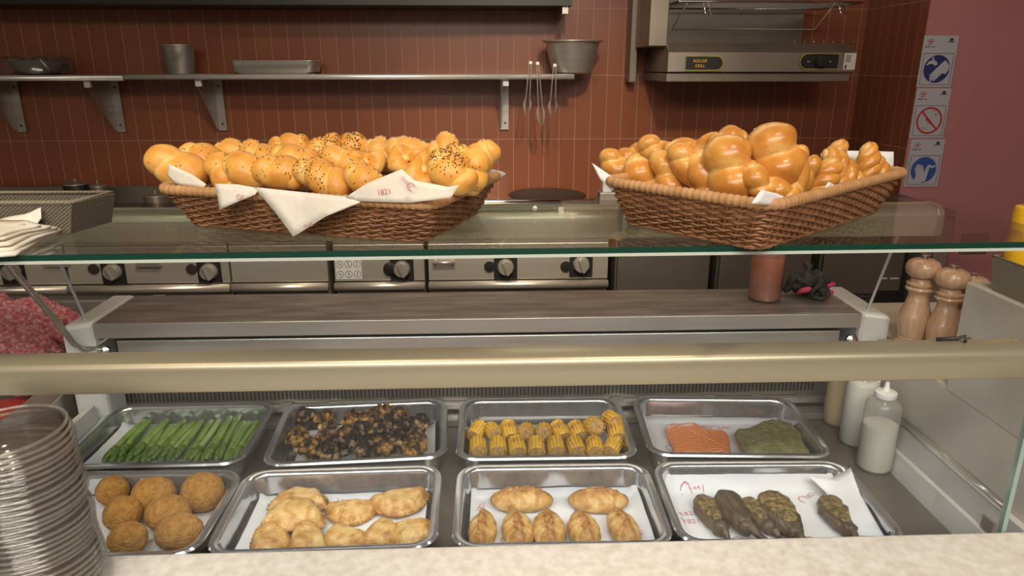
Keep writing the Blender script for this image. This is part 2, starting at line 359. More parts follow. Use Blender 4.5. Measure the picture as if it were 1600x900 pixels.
# ------------------------------------------------------------------ kitchen line behind: ranges and cabinets
YR = 2.65
def rx(px, py=420): return on_y(px, py, YR).x
def range_unit(p0, p1, label, lip=True):
    x0, x1 = rx(p0)+.003, rx(p1)-.003; c = (x0+x1)/2
    t = thing('range_unit', (c, YR, 0), label, 'cooker', 'ranges along the back wall')
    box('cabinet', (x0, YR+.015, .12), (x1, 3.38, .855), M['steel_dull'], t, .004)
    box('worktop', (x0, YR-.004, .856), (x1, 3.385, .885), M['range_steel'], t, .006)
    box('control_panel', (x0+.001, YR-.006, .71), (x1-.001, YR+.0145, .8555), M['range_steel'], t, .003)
    mb = MB(); mb.tube([(x0+.001, YR-.016, .693), (x1-.001, YR-.016, .693)], .016, 10); mb.build('front_bar', M['range_steel'], t, True, world=True)
    return t
def knob_on(t, px, py, plate=True, r=.031):
    P = on_y(px, py, YR-.008); q = Vector((0, -1, 0))
    pl = MB().box((P.x-.045, YR-.0085, P.z-.052), (P.x+.045, YR-.0065, P.z+.052)).build('knob_plate', M['black'], t, bevel=.002, world=True)
    k = MB().lathe([(r*1.05, .0), (r, .006), (r*.95, .022), (r*.85, .026), (0, .027)], (P.x, YR-.009, P.z), 24, q).build('knob', M['knob'], t, 40, world=True)
    MB().box((P.x-.006, YR-.046, P.z-r*.9), (P.x+.006, YR-.034, P.z+r*.9)).xf(Matrix.Translation(P)@Matrix.Rotation(R(-20), 4, 'Y')@Matrix.Translation(-P)).build('grip', M['knob'], k, bevel=.002, world=True)
ra = range_unit(-170, 105, 'stainless steel cooker at far left behind the raw mince')
knob_on(ra, 20, 424)
rb = range_unit(105, 360, 'steel cooker unit with two knobs left of the plain panel')
knob_on(rb, 177, 424); knob_on(rb, 327, 424)
for p in (92, 236):
    a = on_y(p-20, 409, YR-.007); b = on_y(p+18, 414, YR-.007)
    MB().box((a.x, YR-.03, b.z-.004), (b.x, YR-.0065, a.z+.004)).build('handle', M['steel'], ra if p < 100 else rb, bevel=.003, world=True)
for p in (147, 300):
    P = on_y(p, 420, YR-.007); MB().lathe([(.02, 0), (.02, .008), (0, .009)], (P.x, YR-.0065, P.z), 16, (0, -1, 0)).build('indicator_cap', M['darkbrown'], rb, 40, world=True)
rc = range_unit(360, 514, 'steel unit with plain knobless front between two cookers')
rd = range_unit(521, 665, 'steel cooker with a white six-circle sticker and one knob')
knob_on(rd, 628, 420)
P = on_y(610, 420, YR-.008); MB().lathe([(.028, 0), (.026, .012), (.02, .014), (0, .014)], (P.x, YR-.0065, P.z), 20, (0, -1, 0)).build('bezel', M['black'], rd, 40, world=True)
a = on_y(523, 405, YR-.008); b = on_y(566, 436, YR-.008)
st = box('sticker', (a.x, YR-.0075, b.z), (b.x, YR-.0062, a.z), M['sticker'], rd)
for i in range(3):
    for j in range(2):
        c = Vector((a.x+(b.x-a.x)*(i+.5)/3, YR-.0077, a.z+(b.z-a.z)*(j+.5)/2))
        mb = MB(); mb.tube([c+Vector((.0135*math.cos(k*R(30)), 0, .0135*math.sin(k*R(30)))) for k in range(12)], .0009, 5, closed=True)
        mb.box((c.x-.008, c.y-.0006, c.z-.0012), (c.x+.008, c.y+.0006, c.z+.0012)); mb.xf(Matrix.Translation(c)@Matrix.Rotation(R(40+30*i), 4, 'Y')@Matrix.Translation(-c))
        mb.build('printed_circle', M['ink'], rd, world=True)
re = range_unit(668, 951, 'steel cooker with a thin bar handle and two knobs')
knob_on(re, 790, 417); knob_on(re, 908, 413)
for p in (765, 884):
    P = on_y(p, 416, YR-.007); MB().lathe([(.021, 0), (.021, .008), (0, .009)], (P.x, YR-.0065, P.z), 16, (0, -1, 0)).build('indicator_cap', M['black'], re, 40, world=True)
    P = on_y(p+4, 389, YR-.007); MB().lathe([(.010, 0), (.010, .006), (0, .007)], (P.x, YR-.0065, P.z-.005), 16, (0, -1, 0)).build('pilot_lamp', M['chrome'], re, 40, world=True)
a = on_y(676, 410, YR-.02); b = on_y(711, 410, YR-.02)
mb = MB(); mb.tube([(a.x, YR-.03, a.z), (b.x, YR-.03, a.z)], .006, 8); mb.tube([(a.x+.01, YR-.03, a.z), (a.x+.01, YR-.004, a.z)], .005, 6); mb.tube([(b.x-.01, YR-.03, a.z), (b.x-.01, YR-.004, a.z)], .005, 6)
mb.build('handle', M['steel'], re, True, world=True)
# dark cabinets to the right
def cabinet(p0, p1, label, top=.90):
    x0, x1 = rx(p0)+.004, rx(p1)-.004
    t = thing('steel_cabinet', ((x0+x1)/2, YR, 0), label, 'cabinet', 'dark steel cabinets behind the shelf')
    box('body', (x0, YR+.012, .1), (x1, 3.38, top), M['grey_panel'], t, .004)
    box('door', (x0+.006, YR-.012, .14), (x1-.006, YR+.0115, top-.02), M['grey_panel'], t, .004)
    return t
cabinet(960, 1111, 'dark steel cabinet directly right of the cooker knobs')
cabinet(1119, 1268, 'dark steel cabinet behind the orange sauce container')
ov = cabinet(1280, 1412, 'dark steel oven with small display behind the black gloves')
a = on_y(1368, 454, YR-.013); b = on_y(1411, 478, YR-.013)
box('display', (a.x, YR-.016, b.z), (b.x-.008, YR-.0125, a.z), M['black'], ov, .001)
for i in range(2):
    a = on_y(1373+18*i, 434, YR-.013); b = on_y(1386+18*i, 436, YR-.013)
    box('printed_dash', (a.x, YR-.0135, b.z), (b.x, YR-.0122, a.z), M['sticker'], ov)
for i in range(9):
    for j in range(3):
        P = on_y(1322+5*i, 460+6*j, YR-.0125)
        MB().box((P.x-.003, YR-.0145, P.z-.008), (P.x+.003, YR-.0122, P.z+.008)).xf(Matrix.Translation(P)@Matrix.Rotation(R(50), 4, 'Y')@Matrix.Translation(-P)).build('vent_slot', M['black'], ov, world=True)
t = thing('steel_cabinet', (1.72, 2.3, 0), 'grey steel cabinet behind the three pepper mills', 'cabinet')
x0 = rx(1412)+.012
box('body', (x0, 2.53, .1), (1.755, 2.90, .99), M['grey_panel'], t, .006); box('door', (x0+.01, 2.512, .2), (1.74, 2.5295, .96), M['steel_dull'], t, .004)
box('latch', (x0+.1, 2.50, .83), (x0+.2, 2.5115, .91), M['grey_panel'], t, .003)
# things on the range tops
t = thing('pot', (on_y(855, 300, 3.2).x, 3.2, .886), 'wide dark pan with arched lid edge on the cooker', 'pan')
a = on_y(797, 300, 3.2).x; b = on_y(917, 300, 3.2).x; c = (a+b)/2; r = (b-a)/2
MB().lathe([(r*.88, 0), (r*.9, .004), (r*.92, .052), (r*.9, .053), (r*.86, .006), (0, .005)], (0, 0, 0), 40).build('body', M['steel_dull'], t, 40)
MB().lathe([(r, .054), (r*1.01, .058), (r*.98, .062), (r*.7, .071), (r*.3, .076), (0, .077)], (0, 0, 0), 40).build('lid', M['darkbrown'], t, 40)
for s in (-1, 1): MB().box((s*r*.8-.01, -r*.66, .002), (s*r*.8+.01, -r*.6, .054)).build('leg', M['steel'], t, bevel=.002)
P = on_y(850, 316, 3.0)
mb = MB(); mb.tube([on_y(600, 316, 3.0), (on_y(930, 315, 3.0).x, 3.0, P.z)], .013, 12)
tag(mb.build('steel_pipe', M['chrome'], smooth=True), 'polished steel pipe running along the cookers in front of the pan', 'pipe')
mb = MB()
for x in (600, 760, 918):
    q = on_y(x, 316, 3.0); mb.tube([(q.x, 3.0, .8852), (q.x, 3.0, P.z-.013)], .007, 8)
mb.build('post', M['steel'], COL.objects['steel_pipe'], True)
t = thing('control_box', (on_y(946, 310, 3.0).x, 3.0, .886), 'small grey steel box with white cap at the pipe end', 'box')
a = on_y(937, 320, 2.98); b = on_y(968, 301, 2.98)
box('body', (a.x, 2.98, .886), (b.x, 3.06, b.z), M['steel_dull'], t, .003)
box('cap', (a.x+.012, 2.985, b.z+.0002), (a.x+.05, 3.04, b.z+.045), M['white_plastic'], t, .003)
t = thing('splash_guard', (on_y(220, 300, 3.3).x, 3.34, .886), 'dark steel splash guard on the cooker behind the grey tray', 'splash guard')
a = on_y(-160, 290, 3.33); b = on_y(690, 316, 3.33)
box('plate', (a.x, 3.33, .886), (b.x, 3.345, on_y(215, 291, 3.33).z), M['grey_panel'], t, .002)
box('flange', (a.x, 3.31, .886), (b.x, 3.3298, .895), M['grey_panel'], t, .001)
pans = [(118, 288, .05, 'black pan handle block sticking up behind the left tray'), (153, 291, .035, 'grey cylinder pot standing behind the left tray corner'), (243, 306, .05, 'round dark lid standing left of the seeded bread basket')]
for i, (px_, py_, r, lab) in enumerate(pans):
    P = on_y(px_, py_, 3.2); h = P.z-.886
    t = thing('pot', (P.x, 3.2, .886), lab, 'pot')
    MB().lathe([(r*.9, 0), (r, .01), (r, h), (r*.95, h), (r*.93, .012), (0, .011)], n=24).build('body', M['grey_panel'] if i else M['black'], t, 40)
    MB().lathe([(r*1.02, h+.0005), (r*1.02, h+.005), (r*.3, h+.014), (r*.12, h+.016), (r*.14, h+.026), (0, h+.028)], n=24).build('lid', M['steel_dull'], t, 40)

# ------------------------------------------------------------------ wall shelves
def wall_shelf(x0, x1, z, label, rot=0):
    t = thing('wall_shelf', ((x0+x1)/2, 3.15, z), label, 'shelf', 'steel shelves on the tiled wall')
    MB().box((x0, 3.15, z-.004), (x1, 3.39, z)).build('board', M['steel_dull'], t, world=True)
    mb = MB(); mb.tube([(x0, 3.147, z-.011), (x1, 3.147, z-.011)], .012, 10); mb.build('front_edge', M['tong_steel'], t, True, world=True)  # lighter steel puts the edge's brighter lighting into its colour
    return t
def bracket(t, x, z0, z1):
    mb = MB()
    mb.box((x-.02, 3.385, z0), (x+.02, 3.395, z1-.005))
    mb.add([(x-.018, 3.18, z1-.006), (x-.018, 3.384, z1-.006), (x-.018, 3.384, z0+.01), (x-.018, 3.36, z0+.01), (x-.018, 3.18, z1-.03),
            (x-.015, 3.18, z1-.006), (x-.015, 3.384, z1-.006), (x-.015, 3.384, z0+.01), (x-.015, 3.36, z0+.01), (x-.015, 3.18, z1-.03)],
           [(0,1,2,3,4),(9,8,7,6,5),(0,5,6,1),(1,6,7,2),(2,7,8,3),(3,8,9,4),(4,9,5,0)])
    b = mb.build('bracket', M['steel_dull'], t, world=True)
    for zz in (z0+.03, z1-.05): MB().lathe([(.005, 0), (.005, .003), (0, .004)], (x+.003, 3.3845, zz), 8, (0, -1, 0)).build('screw', M['black'], b, world=True)
    MB().box((x-.012, 3.16, z1-.045), (x+.012, 3.176, z1-.005)).build('end_cap', M['white_plastic'], t, world=True)
ZS = 1.466
s1 = wall_shelf(-2.9, on_y(193, 118, 3.15).x, ZS, 'left steel wall shelf holding the film-wrapped bowl')
s2 = wall_shelf(on_y(196, 118, 3.15).x, on_y(897, 113, 3.15).x, ZS+.004, 'long steel wall shelf with pot, tray, bowl and tongs')
for px_ in (25, 182): bracket(s1, on_y(px_, 165, 3.38).x, 1.215, ZS-.004)
for px_ in (343, 788): bracket(s2, on_y(px_, 165, 3.38).x, 1.22, ZS)
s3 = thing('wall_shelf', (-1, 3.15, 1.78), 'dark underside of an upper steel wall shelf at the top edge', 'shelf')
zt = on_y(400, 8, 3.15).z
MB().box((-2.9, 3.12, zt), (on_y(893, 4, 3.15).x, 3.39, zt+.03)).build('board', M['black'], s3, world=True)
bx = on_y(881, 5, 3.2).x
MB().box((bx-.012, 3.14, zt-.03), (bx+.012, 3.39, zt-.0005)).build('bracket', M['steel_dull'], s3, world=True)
def at_shelf(px_, z=ZS+.0045, Y=3.26):
    P = on_y(px_, 115, Y); return (P.x, Y, z)
# bowl with cling film
t = thing('mixing_bowl', at_shelf(58, ZS+.0005), 'shallow steel bowl wrapped in clear film on the left shelf', 'bowl')
MB().lathe([(.05, 0), (.075, .01), (.105, .055), (.11, .057), (.102, .052), (.07, .012), (0, .006)], n=36).build('bowl', M['steel'], t, 40)
random.seed(3)
lp = []
for k, (r, z) in enumerate([(.128, .062), (.118, .072), (.07, .064), (.02, .062)]): lp.append([Vector((r*math.cos(a)*(1+.06*math.sin(5*a+k)), r*math.sin(a), z+.006*math.sin(7*a+k))) for a in [2*math.pi*i/40 for i in range(40)]])
MB().loft([[Vector((p.x*1.06, p.y, p.z-.05)) for p in lp[0]]]+lp, False, True).build('cling_film', M['film'], t, True)
# pot
t = thing('steel_pot', at_shelf(283), 'small steel bain pot on the long shelf', 'pot')
MB().lathe([(.052, 0), (.056, .004), (.066, .112), (.070, .116), (.063, .115), (.052, .006), (0, .005)], n=36).build('body', M['steel'], t, 40)
MB().tube([(.068*math.cos(a), .068*math.sin(a), .1165) for a in [2*math.pi*i/36 for i in range(36)]], .003, 6, closed=True).build('rim', M['steel'], t, True)
# flat tray on shelf
P = at_shelf(435)
t = thing('serving_tray', P, 'long shallow steel tray standing on the shelf', 'tray')
lo = [rrect(.33-.02, .15, .02, 0), rrect(.35-.015, .165, .025, .008), rrect(.352, .175, .028, .052), rrect(.346, .169, .026, .052), rrect(.325, .155, .022, .01)]
MB().loft(lo, True, True).build('pan', M['steel'], t, 40)
MB().tube([p+Vector((0, 0, .053)) for p in rrect(.352, .175, .028, 0)], .0028, 6, closed=True).build('rim', M['steel'], t, True)
# bowl on right end
t = thing('mixing_bowl', at_shelf(893, ZS+.0045, 3.24), 'deep polished steel bowl at the right end of shelf', 'bowl')
MB().lathe([(.075, 0), (.085, .006), (.118, .128), (.128, .132), (.128, .135), (.114, .133), (.08, .012), (0, .008)], n=40).build('bowl', M['steel'], t, 40)
MB().tube([(.13*math.cos(a), .13*math.sin(a), .1345) for a in [2*math.pi*i/40 for i in range(40)]], .003, 6, closed=True).build('rim', M['steel'], t, True)
# tongs
def tongs(ptop, pbot, label, wid, scal):
    A = on_y(*ptop, 3.12); B = on_y(*pbot, 3.118); t = thing('tongs', A, label, 'tongs', 'steel tongs hanging on the shelf edge')
    L = (B-A); side = Vector((1, 0, 0)); n = 10
    for s in (-1, 1):
        mb = MB(); lp = []
        for i in range(n+1):
            u = i/n; c = L*u+side*s*wid*(.25+.75*u)*(1 if u < .8 else 1-.7*(u-.8)/.2); h = .004+.004*u
            if u > .74: h = scal*math.sin(math.pi*min(1, (u-.70)/.34)) + .003
            lp.append([c+Vector((s*.0015, -h*.9, 0)), c+Vector((s*.004, 0, 0)), c+Vector((s*.0015, h*.9, 0)), c+Vector((-s*.001, 0, 0))])
        lp[-1] = [p+L*.02 for p in lp[-1]]
        for i in range(8, n+1):
            lp[i] = [p+side*s*(.007 if i < n else 0) if k == 1 else p for k, p in enumerate(lp[i])]
        mb.loft(lp).build('arm', M['tong_steel'], t, 30)
    MB().box((-.008, -.004, -.012), (.008, .004, .001)).build('hinge', M['tong_steel'], t, bevel=.002)
    return t
tongs((829, 96), (823, 178), 'leftmost steel tongs hanging on the shelf edge', .009, .014)
tongs((840, 97), (846, 194), 'longer middle tongs hanging lowest on the shelf edge', .009, .012)
tongs((867, 100), (863, 180), 'wide-headed tongs hanging below the deep bowl', .012, .020)

# ------------------------------------------------------------------ salamander grill on the wall
t = thing('salamander_grill', (1.13, 3.2, 1.44), 'wall-mounted steel salamander grill with yellow-framed panels', 'grill')
x0, x1 = on_y(1043, 110, 2.95).x, on_y(1335, 110, 2.95).x
zb, zm, zu = on_y(1180, 128, 2.95).z, on_y(1180, 113, 2.95).z, on_y(1180, 82, 2.95).z
z_t = on_y(1180, 68, 3.0).z
box('drip_tray', (x0, 2.96, zb), (x1-.01, 3.385, zm-.004), M['shaded_steel'], t, .003)
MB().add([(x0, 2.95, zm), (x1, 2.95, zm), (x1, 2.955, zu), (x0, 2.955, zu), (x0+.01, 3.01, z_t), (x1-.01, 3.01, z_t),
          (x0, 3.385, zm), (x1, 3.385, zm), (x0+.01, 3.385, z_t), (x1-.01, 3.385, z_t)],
         [(0,1,2,3),(3,2,5,4),(4,5,9,8),(0,6,7,1),(6,8,9,7),(0,3,4,8,6),(1,7,9,5,2)]).build('control_housing', M['shaded_steel'], t, world=True, bevel=.003)
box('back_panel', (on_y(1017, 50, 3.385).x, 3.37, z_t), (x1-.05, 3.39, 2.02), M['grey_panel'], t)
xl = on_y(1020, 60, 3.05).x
box('side_panel', (xl-.02, 3.03, z_t-.01), (xl+.055, 3.369, 2.02), M['shaded_steel'], t, .003)
box('wall_bracket', (on_y(991, 60, 3.385).x, 3.30, on_y(991, 128, 3.385).z), (xl-.04, 3.398, 2.02), M['grey_panel'], t, .003)
MB().lathe([(.012, 0), (.012, .006), (0, .008)], tuple(on_y(1001, 11, 3.299)), 12, (0, -1, 0)).build('bolt', M['shaded_steel'], t, world=True)
def badge(pa, pb, rnd, label):
    a = on_y(*pa, 2.949); b = on_y(*pb, 2.949); w_ = b.x-a.x; h = a.z-b.z; cx = (a.x+b.x)/2; cz = (a.z+b.z)/2; r = h/2
    pts = []
    for k in range(9): q = R(90-180*k/8); pts.append(Vector((w_/2-r+r*math.cos(q), 0, r*math.sin(q))))
    pts += [Vector((-w_/2, 0, -r)), Vector((-w_/2, 0, r))]
    if rnd < 0: pts = [Vector((-p.x, 0, p.z)) for p in pts]
    c = Vector((cx, 2.9485, cz))
    pl = MB().loft([[c+p for p in pts], [c+p+Vector((0, -.002, 0)) for p in pts]]).build('badge', M['black'], t, world=True)
    MB().tube([c+p+Vector((0, -.002, 0)) for p in pts], .0022, 5, closed=True).build('badge_frame', M['yellow_line'], pl, world=True)
    return c, w_, h, pl
c, w_, h, pl = badge((1072, 88), (1129, 110), 1, 'l')
for i, s in enumerate(('ROLLER', 'GRILL')):
    text_mb(s, .016, Matrix.Translation((c.x-.018, 2.9455, c.z+.009-.019*i))@Matrix.Rotation(R(90), 4, 'X')).build('lettering', M['yellow'], pl, world=True)
c, w_, h, pl = badge((1251, 84), (1308, 108), -1, 'r')
MB().lathe([(.027, 0), (.026, .012), (.02, .02), (0, .021)], (c.x+.005, 2.9464, c.z), 24, (0, -1, 0)).build('knob', M['black'], t, 40, world=True)
for dx in (-.045, .045): MB().box((c.x+dx-.005, 2.9455, c.z-.001), (c.x+dx+.005, 2.9463, c.z+.001)).build('printed_mark', M['sticker'], pl, world=True)
a = on_y(1320, 83, 2.949); b = on_y(1335, 109, 2.949)
q = box('label_sticker', (a.x, 2.9478, b.z), (x1-.001, 2.9494, a.z), M['sticker'], t)
for k in range(4): MB().box((a.x+.006, 2.9472, a.z-.012-.007*k), (a.x+.028, 2.9477, a.z-.009-.007*k)).build('printed_line', M['ink'], q, world=True)
MB().box((a.x+.006, 2.9472, b.z+.004), (a.x+.013, 2.9477, b.z+.018)).build('printed_mark', M['ink'], q, world=True)
# wire rack hanging above
r_ = thing('wire_rack', (1.1, 3.05, 1.76), 'chrome wire grill rack above the salamander control panel', 'rack')
zr = on_y(1180, 3, 2.95).z; xa = on_y(1062, 3, 2.95).x
for k in range(44):
    x = xa+(x1-xa)*k/43; MB().tube([(x, 2.95, zr+.004), (x, 3.30, zr+.004)], .0022, 5).build('wire', M['chrome'], r_, world=True)
mb = MB(); mb.tube([(xa, 2.95, zr), (x1, 2.95, zr), (x1, 3.30, zr), (xa, 3.30, zr)], .004, 6, closed=True); mb.build('frame', M['chrome'], r_, True, world=True)
zk = on_y(1180, 46, 3.1).z; xb = on_y(1050, 46, 3.1).x; xc = on_y(1273, 46, 3.1).x
mb = MB(); mb.tube([(xb+.03, 3.0, zr), (xb, 3.1, zk), (xc, 3.1, zk), (x1-.09, 3.0, zr)], .003, 6); mb.build('loop', M['steel_dull'], r_, True, world=True)
for px_ in (1104, 1315):
    P = on_y(px_, 10, 2.95); q = on_y(px_, 24, 2.95)
    mb = MB(); mb.tube([(P.x-.012, 2.95, zr-.005), (q.x-.008, 2.945, q.z+.01), (q.x, 2.94, q.z), (q.x+.014, 2.945, q.z+.003), (P.x+.006, 2.95, zr-.005)], .003, 6); mb.build('hook', M['chrome'], r_, True, world=True)
for k in range(7):
    x = on_y(1235+15*k, 64, 3.1).x; MB().tube([(x, 3.06, z_t+.0008), (x+.003, 3.06, z_t+.018), (x+.004, 3.075, z_t+.0008)], .002, 5).build('rack_stop', M['chrome'], t, True, world=True)

# ------------------------------------------------------------------ three hygiene signs
def sign(pts, label, kind):
    Y0 = 2.921
    a, b, c_, d = [on_y(*p, Y0) for p in pts]   # tl tr br bl
    X0 = (a.x+d.x)/2; X1 = (b.x+c_.x)/2; Z1 = (a.z+b.z)/2; Z0 = (c_.z+d.z)/2; W = X1-X0; H = Z1-Z0; cx = (X0+X1)/2
    t = thing('hygiene_sign', (cx, Y0, Z0), label, 'sign', 'white hygiene signs on the pink wall')
    box('board', (X0, Y0, Z0), (X1, Y0+.0035, Z1), M['sign_white'], t)
    def poly(name, pts2, m, y=-.0006, th=.0004, par=t):
        c0 = [Vector((cx+x*W, Y0+y, Z0+z*H)) for x, z in pts2]
        return MB().loft([c0, [p+Vector((0, -th, 0)) for p in c0]]).build(name, m, par, world=True)
    for (x0_, z0_, x1_, z1_) in ((-.44, .05, -.43, .66), (.43, .05, .44, .66), (-.44, .655, .44, .662), (-.44, .045, .44, .052)):
        poly('printed_line', [(x0_, z0_), (x1_, z0_), (x1_, z1_), (x0_, z1_)], M['ink'])
    cz = .355; rr = .38; ar = W/H
    circ = lambda r, n=36, ox=0, oz=0: [(ox+r*math.cos(2*math.pi*k/n), cz+oz+r*ar*math.sin(2*math.pi*k/n)) for k in range(n)]
    C = lambda x, z: (x*rr, cz+z*rr*ar)
    if kind == 'no':
        mb = MB(); mb.tube([Vector((cx+x*W, Y0-.001, Z0+z*H)) for x, z in circ(rr*.93)], W*.03, 6, closed=True)
        mb.tube([Vector((cx+x*W, Y0-.0012, Z0+z*H)) for x, z in (C(-.65, .66), C(.66, -.65))], W*.03, 6)
        mb.v = [Vector((v.x, Y0-.0006+(v.y-Y0)*.1, v.z)) for v in mb.v]
        mb.build('prohibition_ring', M['red'], t, world=True)
        for (x, z, r) in ((.25, .7, .045), (.45, .45, .06), (-.2, .05, .09), (-.05, -.1, .08), (.1, -.22, .06)):
            poly('printed_mark', [C(x+r*math.cos(k), z+r*math.sin(k)) for k in [i*.785 for i in range(8)]], M['ink'] if x > .2 else M['red'], -.0003)
        poly('printed_mark', [C(-.5, -.45), C(-.1, -.5), C(.05, -.62), C(-.3, -.7), C(-.55, -.62)], mat('faint_ink', (.38, .38, .42), .6), -.0003)
    else:
        d0 = poly('symbol_disc', circ(rr), M['blue'] if kind == 'wash' else M['blue2'])
        def hand(base, tip, wd):
            b0 = Vector(base); t0 = Vector(tip); ax = (t0-b0); n_ = Vector((-ax.y, ax.x)).normalized()
            P = [b0-n_*wd, b0+ax*.5-n_*wd*1.1]
            for k in range(4):
                o0 = -1.1+k*.55; P += [b0+ax*(.92+.08*(k % 3))+n_*wd*(o0+.06), b0+ax*(.97+.09*(k in (1, 2)))+n_*wd*(o0+.28), b0+ax*(.92+.08*(k % 3))+n_*wd*(o0+.5), b0+ax*.58+n_*wd*(o0+.55)]
            P += [b0+ax*.45+n_*wd*1.1, b0+ax*.30+n_*wd*1.9, b0+ax*.14+n_*wd*1.7, b0+n_*wd]
            return [C(p.x, p.y) for p in P]
        if kind == 'wash':
            poly('hand_symbol', hand((.75, .45), (-.35, -.75), .28), M['sign_white'], -.0011, .0003, d0)
            poly('hand_symbol', hand((.80, .1), (-.1, -.45), .18), M['sign_white'], -.0015, .0003, d0)
            poly('tap_symbol', [C(-.85, .3), C(-.7, .55), C(-.45, .62), C(-.48, .82), C(-.35, .85), C(-.3, .62), C(-.05, .5), C(0, .3), C(-.2, .22), C(-.3, .35), C(-.6, .36), C(-.75, .25)], M['sign_white'], -.0011, .0003, d0)
        else:
            poly('hand_symbol', hand((.0, -.95), (-.45, .35), .30), M['sign_white'], -.0011, .0003, d0)
            poly('hand_symbol', hand((.12, -.9), (.32, .3), .13), M['sign_white'], -.0015, .0003, d0)
            poly('glove_symbol', [C(.3, .35), C(.5, .42), C(.55, .3), C(.9, .38), C(.88, .22), C(.6, .14), C(.5, .2), C(.35, .2)], M['sign_white'], -.0011, .0003, d0)
    # letterhead: small red crest left, small dark mark right, caption strokes
    mb = MB()
    for k in range(5):
        q = R(20+72*k); mb.tube([Vector((cx-.30*W, Y0-.0006, Z0+.88*H)), Vector((cx-.30*W+.075*W*math.cos(q), Y0-.0006, Z0+.88*H+.075*W*math.sin(q)))], .0012, 4)
    mb.tube([Vector((cx-.30*W+.10*W*math.cos(k), Y0-.0006, Z0+.88*H+.075*W*math.sin(k))) for k in [i*.63 for i in range(9)]], .0007, 4)
    mb.build('crest', M['red'], t, world=True)
    poly('printed_mark', [(.30+.055*math.cos(k), .925+.03*math.sin(k)+.01*math.cos(2*k)) for k in [i*.628 for i in range(10)]], M['ink'])
    for (u0, u1, v) in ((-.44, -.16, .775), (.20, .40, .872)):
        n_ = 7
        mb = MB()
        for k in range(n_):
            if k == 4 and u0 < 0: continue
            xx = cx+W*(u0+(u1-u0)*k/n_); ww = W*(u1-u0)/n_*.7
            mb.box((xx, Y0-.0008, Z0+H*v), (xx+ww, Y0-.0003, Z0+H*(v+.02)))
        mb.build('caption', M['ink'], t, world=True)
    return t
sign([(1444, 56), (1498, 55), (1486, 136), (1433, 136)], 'topmost white sign with dark blue hand-washing symbol', 'wash')
sign([(1432, 138), (1485, 138), (1475, 216), (1422, 215)], 'middle white sign with red circle and diagonal bar', 'no')
sign([(1422, 218), (1475, 217), (1466, 292), (1415, 291)], 'lowest white sign with blue gloved-hand symbol', 'glove')

# ------------------------------------------------------------------ display case
case = thing('display_case', (0, 1.1, 0), 'steel refrigerated serving display case holding eight food trays', 'display case')
DZ = .80
box('deck', (-.775, .78, DZ-.03), (.728, 1.37, DZ), M['deck'], case)
box('plinth', (-2.2, .78, 0), (.772, 1.36, DZ-.031), M['steel_dull'], case)
box('back_panel', (-.775, 1.372, DZ-.03), (.76, 1.40, .985), M['steel_dull'], case)
# rear vent grille and clip strip
g = box('vent_grille', (-.76, 1.35, .835), (.70, 1.3715, .985), M['grey_panel'], case)
mb = MB()
for k in range(180): x = -.75+1.44*k/179; mb.box((x, 1.347, .845), (x+.0035, 1.3499, .98))
o = mb.build('grille_ribs', M['black'], g, world=True)
box('clip_rail', (-.60, 1.335, .822), (.715, 1.349, .834), M['steel'], case, .001)
for k in range(13): x = -.52+.098*k; box('clip', (x, 1.330, .8345), (x+.022, 1.346, .8385), M['steel'], case)
box('lower_ledge', (-.60, 1.30, .801), (.722, 1.334, .815), M['steel_dull'], case, .001)
# rear service shelf
box('service_shelf', (-.735, 1.285, 1.015), (.735, 1.452, 1.04), M['steel_top'], case, .002)
box('shelf_front_strip', (-.735, 1.279, 1.011), (.735, 1.2848, 1.0405), M['steel'], case, .001)
box('shelf_gap_strip', (-.715, 1.33, .985), (.715, 1.36, 1.0148), M['black'], case)  # black strip painting in the shade of the gap under the shelf
box('lower_strip', (-.705, 1.295, .972), (.705, 1.3095, 1.0), M['steel'], case, .002)
for s in (-1, 1):
    a = .736 if s > 0 else -.736; b = s*.785
    MB().loft([[Vector((x, y, z)) for x in (a, b) for (y, z) in ([(1.285, 1.041), (1.46, 1.041)] if x == a else [(1.46, 1.041), (1.262, 1.041)])],
               [Vector((x, y, .80)) for x in (a, b) for y in ([1.285, 1.46] if x == a else [1.46, 1.262])]]).build('end_cap', M['white_plastic'], case, bevel=.008, world=True)
# low side walls inside the case
for s in (-1, 1):
    x = s*.7285
    x2 = s*.7592
    mb = MB(); mb.loft([[Vector((x, y, DZ-.03)), Vector((x2, y, DZ-.03)), Vector((x2, y, .882)), Vector((x2-s*.012, y, .882)), Vector((x+s*.016, y, .838)), Vector((x+s*.012, y, .834))] for y in (.776, 1.26)])
    mb.build('side_lip', M['white_plastic'], case, world=True)
    mb = MB(); mb.tube([(s*.750, .86, .889), (s*.750, 1.16, .889)], .0075, 10); mb.build('clear_tube', M['clear_rim'], case, True, world=True)
    box('hinge', (s*.7405, .862, .84), (s*.744, .885, .862), M['steel'], case)
# front glass, front rail
box('front_pane', (-1.3, .7675, .90), (.672, .7725, 1.138), M['glass_v'], case)
box('pane_edge', (.6722, .7668, .90), (.678, .775, 1.13), mat('pane_edge', (.30, .42, .38), .15), case)
prof = [(.768, 1.138), (.766, 1.141), (.766, 1.165), (.7675, 1.171), (.772, 1.1745), (.790, 1.178), (.797, 1.178), (.800, 1.174), (.801, 1.168), (.801, 1.142), (.798, 1.138)]
MB().loft([[Vector((x, y, z)) for y, z in prof] for x in (-1.4, .652)]).build('front_rail', M['rail'], case, world=True, smooth=45)
MB().loft([[Vector((x, y+(.784-y)*-.02, z+(z-1.163)*.03)) for y, z in prof] for x in (.6525, .662)]).build('rail_cap', M['rail'], case, world=True, bevel=.002)
box('led_housing', (-.66, .780, 1.1325), (.62, .800, 1.1379), M['white_plastic'], case)
a = on_z(1503, 541, 1.1785)
